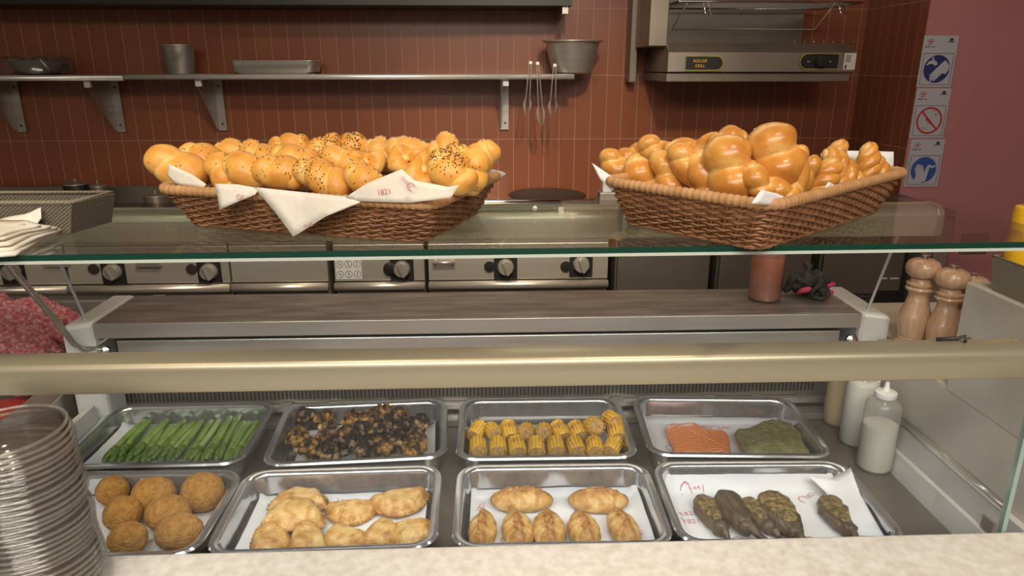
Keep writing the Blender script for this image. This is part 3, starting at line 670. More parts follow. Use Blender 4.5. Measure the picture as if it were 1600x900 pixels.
mb = MB(); mb.tube([(a.x-.02, .792, 1.181), (a.x+.004, .790, 1.182), (a.x+.012, .788, 1.186), (a.x+.010, .783, 1.180)], .0022, 6); mb.build('cable_clip', M['black'], case, True, world=True)
# top glass shelf
yf = lambda x: .7752+.0135*x
def pane(name, y0, y1, z0, z1, m):
    P = lambda x, y, z: Vector((x, (yf(x)+y) if y < .5 else y, z))
    MB().loft([[P(x, y0, z0), P(x, y1, z0), P(x, y1, z1), P(x, y0, z1)] for x in (-1.3, .70)]).build(name, m, case, world=True)
pane('top_pane', .0003, 1.075, 1.2952, 1.3048, M['glass'])
pane('pane_green_edge', -.0027, 0, 1.2985, 1.3048, M['glass_edge'])
pane('pane_lip', -.0032, 0, 1.2947, 1.2983, M['glass_lip'])
prof = [(1.055, 1.248), (1.053, 1.252), (1.053, 1.280), (1.058, 1.289), (1.064, 1.2935), (1.095, 1.2945), (1.10, 1.289), (1.10, 1.25), (1.097, 1.247)]
MB().loft([[Vector((x, y, z)) for y, z in prof] for x in (-.72, .70)]).build('rear_rail', M['rear_rail'], case, world=True, smooth=45)
MB().loft([[Vector((x, y+(1.076-y)*-.04, 1.268+(z-1.268)*1.05)) for y, z in prof] for x in (.7003, .712)]).build('rail_cap', M['rail'], case, world=True, bevel=.003)
# side braces
mb = MB(); mb.tube([(-.748, 1.085, 1.246), (-.75, 1.12, 1.19), (-.752, 1.20, 1.08), (-.754, 1.245, 1.015), (-.752, 1.265, .995), (-.745, 1.285, .99), (-.73, 1.305, 1.0), (-.715, 1.318, 1.012)], .0055, 10); mb.build('brace', M['steel'], case, True, world=True)
mb = MB(); mb.lathe([(.006, 0), (.006, .03), (0, .031)], (-.748, 1.065, 1.236), 12, (0, .6, -.0)); mb.build('brace_plug', M['black'], case, True, world=True)
mb = MB(); mb.tube([(.757, 1.300, .965), (.757, 1.299, 1.045), (.757, 1.235, 1.222), (.72, 1.09, 1.262)], .0028, 6); mb.build('edge_strip', M['sign_white'], case, True, world=True)
mb = MB(); mb.tube([(-.757, 1.300, .965), (-.757, 1.299, 1.045), (-.757, 1.235, 1.222), (-.72, 1.09, 1.262)], .0028, 6); mb.build('edge_strip', M['sign_white'], case, True, world=True)
for s in (-1, 1): MB().lathe([(.011, 0), (.012, .008), (.006, .012), (0, .013)], (s*.722, 1.284, .985), 16, (0, -1, .1)).build('hinge_knob', M['chrome'], case, 40, world=True)
# front stone ledge
t = thing('stone_counter', (0, .5, 0), 'pale speckled stone counter ledge along the front edge', 'counter')
box('counter_top', (-1.6, .10, .885), (1.6, .7645, .921), M['stone'], t, .004)
box('front_board', (-1.6, .14, 0), (1.6, .70, .8848), M['beige_panel'], t)
# beige side block and counter at right
t = thing('side_counter', (1.1, 1.1, 0), 'beige counter and block panel at the right end', 'counter')
box('lower_body', (.760, .782, 0), (1.7, 1.255, .99), M['beige_panel'], t)
box('rear_body', (.790, 1.2552, 0), (1.7, 1.47, .99), M['beige_panel'], t)
L_ = [(.7605, 1.045), (1.7, 1.045), (1.7, 1.475), (.790, 1.475), (.790, 1.257), (.7605, 1.257)]
MB().loft([[Vector((x, y, z)) for x, y in L_] for z in (.9902, .995)]).build('worktop', M['beige'], t, world=True)
box('raised_block', (.7602, .60, .9902), (1.7, 1.044, 1.176), M['beige_panel'], t, .002)
MB().lathe([(.005, 0), (.005, .002), (0, .003)], (.7597, 1.01, 1.09), 12, (-1, 0, 0)).build('screw', M['steel_dull'], t, world=True)

# ------------------------------------------------------------------ raw mince tray at left
t = thing('mince_tray', (-1.1, 1.5, .8), 'steel tray of raw mince at the left edge', 'tray')
x1_ = -.80
mb = MB(); mb.box((-1.9, 1.17, .79), (x1_, 1.73, .80)); mb.build('base', M['steel_dull'], t, world=True)
mb = MB(); mb.add([(-1.9, 1.28, .80), (-.86, 1.28, .80), (-.805, 1.43, .885), (-.805, 1.44, .80), (-1.9, 1.15, .91), (-.87, 1.15, .91), (-.80, 1.42, .975), (-.80, 1.44, .975)], [])
MB().loft([[Vector(p) for p in ((-.86, 1.17, .80), (-.80, 1.17, .80), (-.80, 1.17, .90), (-.86, 1.17, .90))], [Vector(p) for p in ((-.83, 1.73, .80), (-.80, 1.73, .80), (-.80, 1.73, .955), (-.83, 1.73, .955))]]).build('side_wall', M['steel'], t, bevel=.002, world=True)
box('rear_wall', (-1.9, 1.715, .8002), (-.8302, 1.73, .945), M['steel'], t, .002)
box('front_wall', (-1.9, 1.17, .8002), (-.8602, 1.18, .87), M['steel'], t, .002)
MB().loft([[Vector((x, y, z)) for x, y in ((-.93+.05*math.cos(k), 1.27+.05*math.sin(k)) for k in [i*.5 for i in range(12)])] for z in (.8702, .8722)]).build('blood_pool', M['blood'], None, world=True)
o = bpy.data.objects['blood_pool']; o.parent = t; o.location = -Vector(t.location)
def blob(nu, nv, fn):
    lp = []
    for i in range(1, nv):
        th = math.pi*i/nv
        lp.append([fn(th, 2*math.pi*j/nu) for j in range(nu)])
    mb = MB(); mb.loft(lp, False, False); n0 = len(mb.v); mb.v += [fn(0, 0), fn(math.pi, 0)]
    for j in range(nu):
        k = (j+1) % nu; mb.f.append((n0, k, j)); mb.f.append((n0+1, (nv-2)*nu+j, (nv-2)*nu+k))
    return mb
random.seed(5)
mn = [(10, 480, 1.60), (55, 476, 1.62), (88, 492, 1.60), (20, 500, 1.50), (62, 502, 1.52), (98, 506, 1.56), (5, 520, 1.42), (45, 520, 1.44), (78, 518, 1.47), (-20, 545, 1.34), (15, 540, 1.36), (50, 538, 1.38), (-30, 495, 1.55), (35, 552, 1.33), (-10, 470, 1.66)]
for i, (px_, py_, Y) in enumerate(mn):
    P = on_y(px_, py_, Y); r = .047
    def fn(th, ph):
        d = Vector((math.sin(th)*math.cos(ph), math.sin(th)*math.sin(ph), math.cos(th)))
        n1 = noise.noise(d*2.2+Vector((i*5., 0, 0))); q = d*9+Vector((i*3., 1, 2)); n2 = abs(noise.noise(q)); n3 = abs(noise.noise(d*19+Vector((i, 2, 2))))
        return d*r*(1+.22*n1+.16*n2+.12*n3)
    o = blob(72, 44, fn).build('minced_meat', M['meat'], smooth=True); o.location = (P.x, P.y, P.z-.034); o.rotation_euler = (0, 0, i)
    row = ['at the very back', 'in the middle', 'near the front'][0 if Y > 1.57 else (1 if Y > 1.43 else 2)]
    tag(o, f'raw pink minced beef mound {row} of the heap, {ORD[sorted(m_[0] for m_ in mn).index(px_)]} from the left', 'meat', 'raw minced beef mounds')

# ------------------------------------------------------------------ food pans with paper
FZ = DZ+.014
pans_ = {}
def pan(key, cx, cy, w_, d_, rz, label, paper, marks, pz=.0):
    t = thing('food_pan', (cx, cy, DZ), label, 'tray', 'steel food pans in the display case', R(rz))
    H = .05; r = .028; lip = .011
    lo = [rrect(w_-2*lip-.026, d_-2*lip-.026, r*.7, 0), rrect(w_-2*lip-.010, d_-2*lip-.010, r, .009), rrect(w_-2*lip-.009, d_-2*lip-.009, r, .012), rrect(w_-2*lip-.004, d_-2*lip-.004, r, H-.006), rrect(w_-2*lip-.003, d_-2*lip-.003, r, H-.003), rrect(w_-2*lip+.002, d_-2*lip+.002, r, H-.001),
          rrect(w_-.004, d_-.004, r+lip, H-.001), rrect(w_, d_, r+lip, H-.004),
          rrect(w_+.001, d_+.001, r+lip, H-.003), rrect(w_-.003, d_-.003, r+lip, H+.0005), rrect(w_-2*lip+.001, d_-2*lip+.001, r, H+.0003), rrect(w_-2*lip-.005, d_-2*lip-.005, r, H-.003), rrect(w_-2*lip-.006, d_-2*lip-.006, r, H-.007), rrect(w_-2*lip-.0085, d_-2*lip-.0085, r, H-.02), rrect(w_-2*lip-.013, d_-2*lip-.013, r, .014), rrect(w_-2*lip-.015, d_-2*lip-.015, r, .010), rrect(w_-2*lip-.020, d_-2*lip-.020, r*.85, .005), rrect(w_-2*lip-.030, d_-2*lip-.030, r*.7, .003)]
    MB().loft(lo, True, True).build('pan', M['pan_steel'], t, 50)
    # paper liner
    p = paper; bm = bmesh.new(); nx, ny = 26, 18; W2 = (w_-.045)*p[0]; D2 = (d_-.042)*p[1]
    vs = []
    for j in range(ny+1):
        for i in range(nx+1):
            u = i/nx*2-1; v = j/ny*2-1; x = u*W2/2+p[2]; y = v*D2/2+p[3]
            z = .0065+.0022*noise.noise(Vector((x*18, y*18, key*3.3)))+.0012*noise.noise(Vector((x*50, y*50, key)))
            e = max(0, abs(x)-(w_/2-.030)); z += e*1.6; e = max(0, y-(d_/2-.030)); z += e*(2.2 if p[4] else 1)
            vs.append((x, y, z))
    fs = [(j*(nx+1)+i, j*(nx+1)+i+1, (j+1)*(nx+1)+i+1, (j+1)*(nx+1)+i) for j in range(ny) for i in range(nx)]
    pp = MB().add(vs, fs).build('liner_paper', M['paper'], t, True, solid=.0004)
    pp['category_note'] = ''; del pp['category_note']
    random.seed(key*7+1)
    mk = MB()
    for (mx, my, an) in marks:
        tm = Matrix.Translation((mx, my, .0095))@Matrix.Rotation(R(an), 4, 'Z')
        q = text_mb('1821', .014, tm); mk.add(q.v, q.f)
        mk.tube([tm@Vector((-.020+.009*math.cos(k*.8), .002+.008*math.sin(k*.8), .0003)) for k in range(6)], .0008, 4)
    if marks:
        for v in mk.v:
            v.z = .0080+.0022*noise.noise(Vector((v.x*18, v.y*18, key*3.3)))+.0012*noise.noise(Vector((v.x*50, v.y*50, key)))+.0002
            e = max(0, v.y-(d_/2-.030)); v.z += e*(2.2 if p[4] else 1)
        mk.build('printed_marks', M['ink_red'], pp)
    return t
P1 = (1, 1, 0, 0, 0)
pan(1, -.584, 1.210, .325, .238, 0.5, 'steel food pan of green asparagus, back row far left', P1, [(-.12, .02, 75), (.09, .075, 10)])
pan(2, -.235, 1.207, .322, .232, 3.2, 'tilted steel food pan of charred cauliflower, back row', (.93, .92, .008, 0, 0), [(.12, .02, 80)])
pan(3, .108, 1.207, .325, .238, -.8, 'steel food pan of grilled corn cobs, back row', (1, .9, 0, 0, 0), [(-.07, .055, 5), (-.03, .04, -10), (.03, .07, 10), (.08, .05, 5), (-.13, .02, 60)])
pan(4, .455, 1.200, .327, .236, -3.5, 'steel food pan of salmon fillets, back row right', (.98, .98, -.004, 0, 0), [(-.10, .0, 80), (-.06, .07, 10), (-.02, .065, 0), (.02, .06, 10), (.01, -.09, 20)])
pan(5, -.570, .965, .325, .222, -1, 'steel food pan of round croquettes, front row far left', P1, [(.06, -.02, 20)])
pan(6, -.238, .963, .330, .220, 1.0, 'steel food pan of flat half-moon turnovers, front row', (.98, .98, 0, 0, 0), [(0, .075, 170), (.135, -.02, 80), (.02, -.02, 10)])
pan(7, .110, .960, .325, .220, -.8, 'steel food pan of seven crimped pasties, front row', (1, 1, .002, 0, 0), [(-.12, .05, 70), (-.07, -.02, 60), (.02, 0, 60), (.06, .035, 10), (.125, -.03, 40), (.08, -.07, 50), (-.02, -.06, 30)])
pan(8, .445, .955, .335, .222, -1.5, 'steel food pan of grilled aubergines on overlapping papers, front row', (1.0, 1.02, .0, 0.002, 1), [(-.12, .02, 10), (-.09, .08, 5), (.05, .06, 10), (.1, .07, 40), (-.11, -.06, 10), (-.04, -.05, 0), (.07, -.055, -10), (.12, -.05, 40), (.04, .01, 0), (-.12, .0, 0)])

def slab(outline, prof, nz=0, nf=30, seed=0, hook=None, tone=None, inner=6):
    """closed outline (2D) lofted inwards; prof = [(scale, z)] from bottom rim to top"""
    cx = sum(p[0] for p in outline)/len(outline); cy = sum(p[1] for p in outline)/len(outline); c = Vector((cx, cy, 0))
    loops = []; tn = []
    for (s, z) in prof:
        lp = []
        for p in outline:
            q = Vector((cx+(p[0]-cx)*s, cy+(p[1]-cy)*s, z))
            if hook: q = hook(q, s)
            if nz:
                d = noise.noise(Vector((q.x*nf, q.y*nf, q.z*nf+seed*7))); q = q+Vector((d*nz*.5, d*nz*.4, d*nz*(1 if z > .002 else .1)))
            lp.append(q); tn.append(tone(q, s) if tone else .5)
        loops.append(lp)
    mb = MB().loft(loops, True, True); mb.tone = tn if tone else None
    return mb
def smooth_outline(pts, n=5):
    """catmull-rom closed"""
    o = []; m = len(pts); P = [Vector((p[0], p[1])) for p in pts]
    for i in range(m):
        a, b, c, d = P[i-1], P[i], P[(i+1) % m], P[(i+2) % m]
        for k in range(n):
            t_ = k/n; o.append(.5*((2*b)+(c-a)*t_+(2*a-5*b+4*c-d)*t_*t_+(3*b-a-3*c+d)*t_**3))
    return o
FLZ = DZ+.011
# asparagus ------------------------------------------------------
random.seed(11)
NA = 30
for i in range(NA):
    u = i/(NA-1)
    tip = on_z(160+u*212+random.uniform(-3, 3), 716+random.uniform(-4, 3), .826); end = on_z(210+u*196+random.uniform(-5, 5), 660-u*6+random.uniform(-4, 8), .826)
    lay = i % 3
    z = FLZ+.008+(.009 if lay == 1 else 0)+(.003 if lay == 2 else 0)
    d = end-tip; L = d.length; ang = math.atan2(d.y, d.x)
    t = thing('asparagus', (tip.x, max(tip.y, 1.118), z), f'green asparagus spear, {ORD[i]} from the left in its pan', 'asparagus', 'asparagus spears laid side by side', ang)
    r = random.uniform(.0052, .0068); bend = random.uniform(-.004, .004)
    pts = [(L*k/8, bend*math.sin(math.pi*k/8), 0) for k in range(2, 9)]
    MB().tube(pts, [r*(.95+.1*k/6) for k in range(7)], 8).build('stalk', M['asparagus_pale' if i in (6, 14, 15, 19, 24) else 'asparagus'], t, 60)
    n = 14; lp = []
    for k in range(n+1):
        v = k/n; x = L*.27*v; rr = r*(.35+.75*math.sin(min(1, v*1.6)*math.pi/2)**.7)*(1+.13*math.sin(v*26)); rr = max(rr, .0006)
        lp.append([Vector((x, bend*math.sin(math.pi*x/L)+rr*math.cos(a), rr*math.sin(a))) for a in [2*math.pi*q/8+v for q in range(8)]])
    MB().loft(lp).build('tip', M['asparagus_tip'], t, 60)
# cauliflower ----------------------------------------------------
random.seed(21)
cl = [(477, 656, 1), (508, 657, 0), (552, 657, 0), (600, 648, 0), (622, 652, 0), (655, 662, 1), (466, 688, 0), (484, 702, 0), (508, 690, 0), (526, 700, 1), (552, 693, 1), (572, 704, 1), (565, 677, 1), (594, 672, 1), (600, 697, 0), (622, 690, 1), (648, 688, 0), (632, 671, 1), (648, 701, 0), (538, 682, 0), (510, 706, 1), (612, 664, 1), (580, 655, 0)]
places = ['top left', 'top left of centre', 'upper middle', 'top right of centre', 'top', 'far right', 'far left']
for i, (x, y, dk) in enumerate(cl):
    P = on_z(x, y, .832); r = .020 if i % 3 else .023
    t = thing('cauliflower_floret', (P.x, P.y, FLZ+.020), f'roasted cauliflower floret {"blackened" if dk else "browned"}, {ORD[sorted(c[0]*1000+c[1] for c in cl).index(x*1000+y)]} counting from left to right', 'cauliflower', 'charred cauliflower florets', random.uniform(0, 6))
    mb = MB(); ax = Vector((random.uniform(-.5, .5), random.uniform(-.9, .1), 1)).normalized()
    for k in range(20):
        a = k*2.4; h = 1-(k+.5)/20*1.25; q = math.sqrt(max(0, 1-h*h)); d = Vector((q*math.cos(a), q*math.sin(a), h)); d.rotate(ax.to_track_quat('Z', 'Y'))
        rr = r*random.uniform(.26, .42); c = d*r*.82
        b = blob(9, 6, lambda th, ph: c+Vector((math.sin(th)*math.cos(ph), math.sin(th)*math.sin(ph), math.cos(th)))*rr*(1+.35*noise.noise(Vector((th*3+k, ph*2, i)))))
        mb.add(b.v, b.f)
    mb.build('curd', M['cauli_b' if dk else 'cauli'], t, True)
    s_ = -ax; MB().tube([ax*r*.2, s_*r*.3+Vector((0, 0, .001)), s_*r*.9], [r*.5, r*.38, r*.33], 9).build('stalk', M['cauli_stem'], t, 50)
# corn -----------------------------------------------------------
random.seed(31)
def cob(P, rz, ln, r, label, tilt=0, ry=0):
    t = thing('corn_cob_piece', P, label, 'corn', 'grilled corn cob pieces', rz); t.rotation_euler = (tilt, ry, rz)
    n = 13; seg = n*6; rows = 8; lp = []; m_ = rows*5
    for k in range(m_+1):
        v = k/m_; y = (v-.5)*ln; e = min(1, 10*min(v, 1-v)+.35); kk = abs(math.sin(v*rows*math.pi))**.6
        lp.append([Vector((math.cos(a), 0, math.sin(a)))*(r*(.82+.04*e+.16*e*kk*abs(math.sin(a*n/2))**.55))+Vector((0, y, 0)) for a in [2*math.pi*q/seg for q in range(seg)]])
    MB().loft(lp, False, False).build('kernels', M['corn'], t, 70)
    MB().lathe([(0, -ln*.5+.001), (r*.55, -ln*.5), (r*.8, -ln*.47), (r*.8, ln*.47), (r*.55, ln*.5), (0, ln*.5-.001)], (0, 0, 0), 20, (0, 1, 0)).build('cob', M['cob'], t, 50)
fr = [747, 778, 808, 838, 869, 900, 929, 957]
for i, x in enumerate(fr):
    P = on_z(x, 697, .830); cob((P.x, P.y, FLZ+.0165), R([3, -2, 2, 0, -3, 2, -6, -22][i]), .042, .0160, f'front-row grilled corn piece, {ORD[i]} from the left', R(-4), random.uniform(0, 6))
bk = [745, 770, 796, 822, 850, 876, 903]
for i, x in enumerate(bk):
    P = on_z(x, 674, .835); cob((P.x, P.y+.006, FLZ+.021), R(random.uniform(-8, 8)), .040, .0155, f'second-row grilled corn piece, {ORD[i]} from the left', R(-18), random.uniform(0, 6))
P = on_z(928, 668, .845); cob((P.x, P.y, FLZ+.038), R(5), .046, .0175, 'grilled corn piece raised on top behind the front row', R(-25))
P = on_z(955, 664, .843); cob((P.x+.004, P.y+.012, FLZ+.036), R(-10), .044, .0160, 'grilled corn piece at the back right corner', R(-25), 1)
P = on_z(962, 676, .838); cob((P.x+.002, P.y, FLZ+.027), R(-12), .044, .0165, 'charred corn piece right of centre below the corner piece', R(-12), 2)
# salmon ---------------------------------------------------------
def fillet(pts, z, h, label, m, nz=.0015, hook=None, body=None):
    w3 = [on_z(x, y, z) for x, y in pts]; c = sum(w3, Vector())/len(w3)
    t = thing('salmon_fillet', (c.x, c.y, FLZ-.001), label, 'salmon')
    ol = smooth_outline([(p.x-c.x, p.y-c.y) for p in w3], 6)
    prof = [(.95, .001), (1, .004), (1.0, h*.55), (.97, h*.8), (.90, h*.95), (.8, h*1.02), (.6, h*1.1), (.4, h*1.14), (.2, h*1.16), (.05, h*1.17)]
    return t, ol, prof, h
t, ol, prof, h = fillet([(1041, 660), (1062, 655), (1085, 654), (1104, 663), (1122, 665), (1138, 671), (1142, 690), (1139, 704), (1100, 705), (1062, 702), (1050, 685)], .830, .014, 'bright orange raw salmon fillet with white fat lines', 'salmon')
slab(ol, prof, .002, 60, 1, lambda q, s: q+Vector((0, 0, .0008*math.sin(q.x*900+q.y*100)*(1 if s < .9 else .4)))).build('flesh', M['salmon'], t, True)
t, ol, prof, h = fillet([(1149, 668), (1170, 663), (1198, 651), (1226, 652), (1248, 664), (1258, 684), (1267, 704), (1240, 708), (1200, 708), (1167, 706), (1158, 690)], .835, .022, 'salmon fillet under a thick green herb crust', 'salmon')
slab(ol, [(.93, .001), (.97, .004), (.965, h*.45), (.9, h*.6)], .001, 60, 2).build('flesh', M['salmon'], t, True)
slab(ol, [(.97, h*.42), (1.0, h*.5)]+[(a, b) for a, b in prof[3:]], .003, 90, 3).build('herb_crust', M['crust'], t, True)
P = on_z(1268, 680, .825)
t.location.z = FLZ-.001
# croquettes -----------------------------------------------------
cq = [(176, 768, .026, .024, 'croquette at the back beside the cup stack'), (240, 775, .034, .029, 'large croquette at the back, middle one'), (317, 770, .034, .031, 'large croquette at the back right corner'), (192, 804, .028, .027, 'darker croquette in the middle beside the cup stack'), (262, 804, .034, .028, 'rough browned croquette in the middle of the pan'), (200, 843, .028, .024, 'croquette at the front beside the cup stack'), (280, 833, .034, .027, 'smooth oval croquette at the front of the pan')]
for i, (x, y, a, b, lab) in enumerate(cq):
    P = on_z(x, y, FLZ+b*.9)
    def fn(th, ph):
        d = Vector((math.sin(th)*math.cos(ph), math.sin(th)*math.sin(ph), math.cos(th)))
        return Vector((d.x*a, d.y*b*1.05, d.z*b))*(1+.05*noise.noise(d*3+Vector((i*4, 0, 0)))+.02*noise.noise(d*14+Vector((i, 3, 0))))
    o = blob(48, 28, fn).build('croquette', M['croquette'], smooth=True); o.location = (P.x, P.y, FLZ+b*.97); o.rotation_euler = (0, 0, random.uniform(-.3, .3))
    tag(o, 'golden crumbed '+lab, 'croquette', 'fried croquettes')
# half-moon turnovers ---------------------------------------------
def turnover(x, y, wpx, dm, rz, lab, lift=0, h=.018, tilt=(0, 0), zc=.83):
    dm *= 1.22; h *= 1.15
    P = on_z(x, y, zc+lift); L = sz(wpx, P)
    out = []
    n = 44
    for k in range(n):
        a = math.pi*k/(n-1); s = 1+.018*math.sin(k*1.9); out.append((L/2*math.cos(a)*s, dm*math.sin(a)*s-dm*.42))
    for k in range(1, 14): u = k/14; out.append((-L/2+L*u, -dm*.42-dm*.10*math.sin(math.pi*u)))
    t = thing('turnover', (P.x, P.y, FLZ+lift+.001), lab, 'turnover', 'half-moon turnovers', R(rz)); t.rotation_euler = (R(tilt[0]), R(tilt[1]), R(rz))
    prof = [(.97, 0), (1, .002), (.985, .0045), (.93, .0055), (.87, h*.55), (.78, h*.85), (.64, h), (.48, h*1.06), (.3, h*1.08), (.12, h*1.09), (.03, h*1.09)]
    sd = x
    slab(out, prof, .004, 55, sd, None, lambda q, s: .38+.5*(s > .9)*.5+.35*noise.noise(Vector((q.x*30, q.y*30, sd)))).build('crust', M['pastry'], t, True)
    mb = MB()
    for k in range(2, n-2, 2):
        a = math.pi*k/(n-1); c = Vector((L/2*math.cos(a)*.955, dm*math.sin(a)*.955-dm*.42, .0045)); e = Vector((L/2*math.cos(a)*1.01, dm*math.sin(a)*1.01-dm*.42, .003)); mb.tube([c, (c+e)/2+Vector((0, 0, .0015)), e], [.0012, .0022, .0010], 6)
    mb.tone = [.75]*len(mb.v)
    mb.build('crimped_edge', M['pastry'], t, True)
turnover(468, 771, 95, .040, 0, 'half-moon turnover tucked behind the big left one', .004, .016)
turnover(460, 796, 100, .052, 2, 'largest half-moon turnover, left in the back row', .008, .022)
turnover(548, 790, 86, .042, 182, 'middle back-row turnover with wavy lower edge', .0, .016)
turnover(625, 775, 98, .044, 196, 'back right turnover slanting up to the corner', .003, .018)
turnover(420, 836, 66, .058, 28, 'front-row turnover at the far left', .0, .020)
turnover(479, 836, 62, .058, 18, 'pale front-row turnover, second from the left', .001, .022)
turnover(537, 831, 56, .056, -100, 'squarish front-row turnover in the centre', .0, .016)
turnover(597, 825, 70, .046, -118, 'darker front-row turnover leaning right of centre', .001, .016)
turnover(647, 824, 70, .054, -62, 'front-row turnover at the far right', .003, .018)
# pasties ----------------------------------------------------------
def pasty(x, y, lpx, wpx, rz, lab, h=.026, vert=False):
    P = on_z(x, y, .832); L = lpx; W = wpx
    out = []
    for k in range(56):
        a = 2*math.pi*k/56; c, s = math.cos(a), math.sin(a); out.append((L/2*c, W/2*(1 if s > 0 else -1)*abs(s)**1.15*(1+.03*math.sin(k*1.7))))
    t = thing('pasty', (P.x, P.y, FLZ+.001), lab, 'pasty', 'crimped boat-shaped pasties', R(rz))
    def hook(q, s):
        k = math.exp(-(q.y/(W*.10))**2)*max(0, 1-(abs(q.x)/(L*.5))**3); return q+Vector((0, .002*math.sin(q.x*260)*k, (.005+.0032*math.sin(q.x*330+x))*k*(1 if q.z > .006 else 0)))
    prof = [(.86, 0), (.98, .004), (1, .009), (.96, .014), (.86, h*.72), (.72, h*.86), (.56, h*.95), (.40, h*1.0), (.26, h*1.03), (.14, h*1.04), (.04, h*1.05)]
    slab(out, prof, .003, 60, x, hook, lambda q, s: .35+.5*math.exp(-(q.y/(W*.16))**2)+.3*noise.noise(Vector((q.x*40, q.y*40, x)))).build('crust', M['pastry'], t, True)
    mb = MB(); m_ = 26
    lp = []
    for k in range(m_+1):
        u = k/m_*2-1; xx = u*L*.47; zz = h*1.02*(1-abs(u)**2.6*.72)+.002; rr = .0042*(1-.6*abs(u)**4); lp.append(Vector((xx, .0028*math.sin(k*1.55), zz+.0012*math.sin(k*1.9))))
    mb.tube(lp, [.0045*(1-.65*abs(k/m_*2-1)**4)*(1+.2*math.sin(k*1.55)) for k in range(m_+1)], 8); mb.tone = [.85]*len(mb.v)
    mb.build('seam', M['pastry'], t, True)
pasty(815, 772, .105, .052, -2, 'pasty lying crosswise at the back left of its pan')
pasty(935, 773, .100, .052, -4, 'pasty lying crosswise at the back right of its pan')
for i, (x, y, l, w_, r_z) in enumerate([(754, 820, .090, .044, 86), (809, 820, .090, .050, 94), (858, 820, .092, .053, 90), (913, 820, .086, .049, 96), (975, 817, .094, .046, 100)]):
    pasty(x, y, l, w_, r_z, f'upright golden pasty in the front line, {["leftmost", "second from the left", "middle and widest", "second from the right", "rightmost"][i]}')
# aubergines --------------------------------------------------------
def aubergine(p0, p1, wd, lab, flesh=True, stem=None, h=.017, lift=0):
    A = on_z(*p0, .828+lift); B = on_z(*p1, .828+lift); d = B-A; L = d.length; an = math.atan2(d.y, d.x)
    t = thing('grilled_aubergine', (A.x, A.y, FLZ+.001+lift), lab, 'aubergine', 'grilled aubergine halves', an)
    out = []
    for k in range(60):
        a = 2*math.pi*k/60; c, s = math.cos(a), math.sin(a); u = (1-c)/2
        wv = wd/2*abs(s)**.8*(1.12-.42*u); out.append((L*u, wv*(1 if s > 0 else -1)*(1+.04*math.sin(k*1.3+p0[0]))))
    prof = [(.85, 0), (.97, .003), (1, .007), (.97, .012), (.88, h*.9), (.74, h*1.02), (.5, h*1.06), (.25, h*1.08), (.05, h*1.08)]
    slab(out, prof, .003, 45, p0[0]).build('skin', M['aub'], t, True)
    if flesh:
        slab([(x*.84+L*.03, y*.84) for x, y in out], [(.96, h*.93), (1, h*.97), (.9, h*1.13), (.7, h*1.22), (.4, h*1.26), (.05, h*1.27)], .003, 80, p0[0]+1).build('cut_flesh', M['aub_flesh'], t, True)
    st = stem or [(L*.94, 0, .010), (L*1.08, .004, .008), (L*1.22, .002, .006)]
    MB().tube(st, [.010, .006, .0045] if len(st) == 3 else [.011, .008, .005, .0045], 8).build('stem', M['aub'], t, True)
    MB().lathe([(.006, .012), (.013, .005), (.012, -.004), (.004, -.010)], (L*.93, 0, .010), 12, (1, 0, .05)).build('calyx', M['aub'], t, True)
aubergine((1094, 771), (1128, 822), .042, 'aubergine half with pale speckled flesh at the far left')
aubergine((1126, 766), (1170, 822), .046, 'whole dark aubergine overlapping the leftmost half', False, [(.070, 0, .014), (.095, .004, .012), (.115, .012, .007), (.128, .022, .004)], .024, .006)
aubergine((1163, 776), (1206, 820), .040, 'golden-fleshed aubergine half in the middle of the pile')
aubergine((1196, 770), (1246, 830), .062, 'widest aubergine half with brown flesh, right of the pile', True, None, .022, .005)
aubergine((1290, 772), (1330, 826), .048, 'single aubergine half lying apart at the right', True)
# overlapping paper sheets in the aubergine pan
def papers(polys, z, label, par=None, m='paper', amp=.0015):
    out = []
    for i, (pl, zz) in enumerate(polys):
        P = [on_z(x, y, z+dz) for (x, y, dz) in pl]
        out.append(P)
    return out
t = thing('paper_sheet', tuple(on_z(1330, 790, .85)), 'white printed paper corner standing up at the right of aubergines', 'paper')
t.location = on_z(1320, 790, .82)
pl = [on_z(1262, 742, .845), on_z(1300, 748, .84), on_z(1329, 730, .862), on_z(1345, 775, .845), on_z(1382, 838, .832), on_z(1340, 838, .822), on_z(1290, 770, .824)]
s_ = sheet(pl, .002, 3); o = s_.build('sheet', M['paper'], t, True, world=True, solid=.0004)

# ------------------------------------------------------------------ squeeze bottles
def squeeze(P, r, H, fill, mfill, label):
    t = thing('squeeze_bottle', P, label, 'squeeze bottle', 'squeeze bottles in the case')
    MB().lathe([(r*.92, 0), (r, .004), (r, H*.70), (r*.97, H*.75), (r*.78, H*.80), (r*.52, H*.83), (r*.5, H*.85)], n=36).build('bottle_body', M['bottle'], t, 50)
    MB().lathe([(r*.88, .003), (r*.95, .006), (r*.95, H*fill), (0, H*fill+.0005)], n=36).build('sauce', M[mfill], t, 50)
    MB().lathe([(r*.60, H*.835), (r*.62, H*.84), (r*.60, H*.89), (r*.45, H*.905), (r*.24, H*.91), (r*.17, H*.93), (r*.10, H*1.0), (0, H*1.0)], n=28).build('nozzle_cap', M['bottle_cap'], t, 50)
P = on_z(1370, 735, DZ); squeeze((P.x, P.y+.012, DZ), .0305, .170, .52, 'milk', 'nearest squeeze bottle, half full of white sauce')
P = on_z(1342, 697, DZ); squeeze((P.x, P.y+.018, DZ), .0300, .170, .80, 'milk', 'middle squeeze bottle, nearly full of white sauce')
P = on_z(1317, 666, DZ); squeeze((P.x-.002, P.y+.020, DZ), .0300, .170, .66, 'mustard_sauce', 'farthest squeeze bottle, filled with yellow sauce')
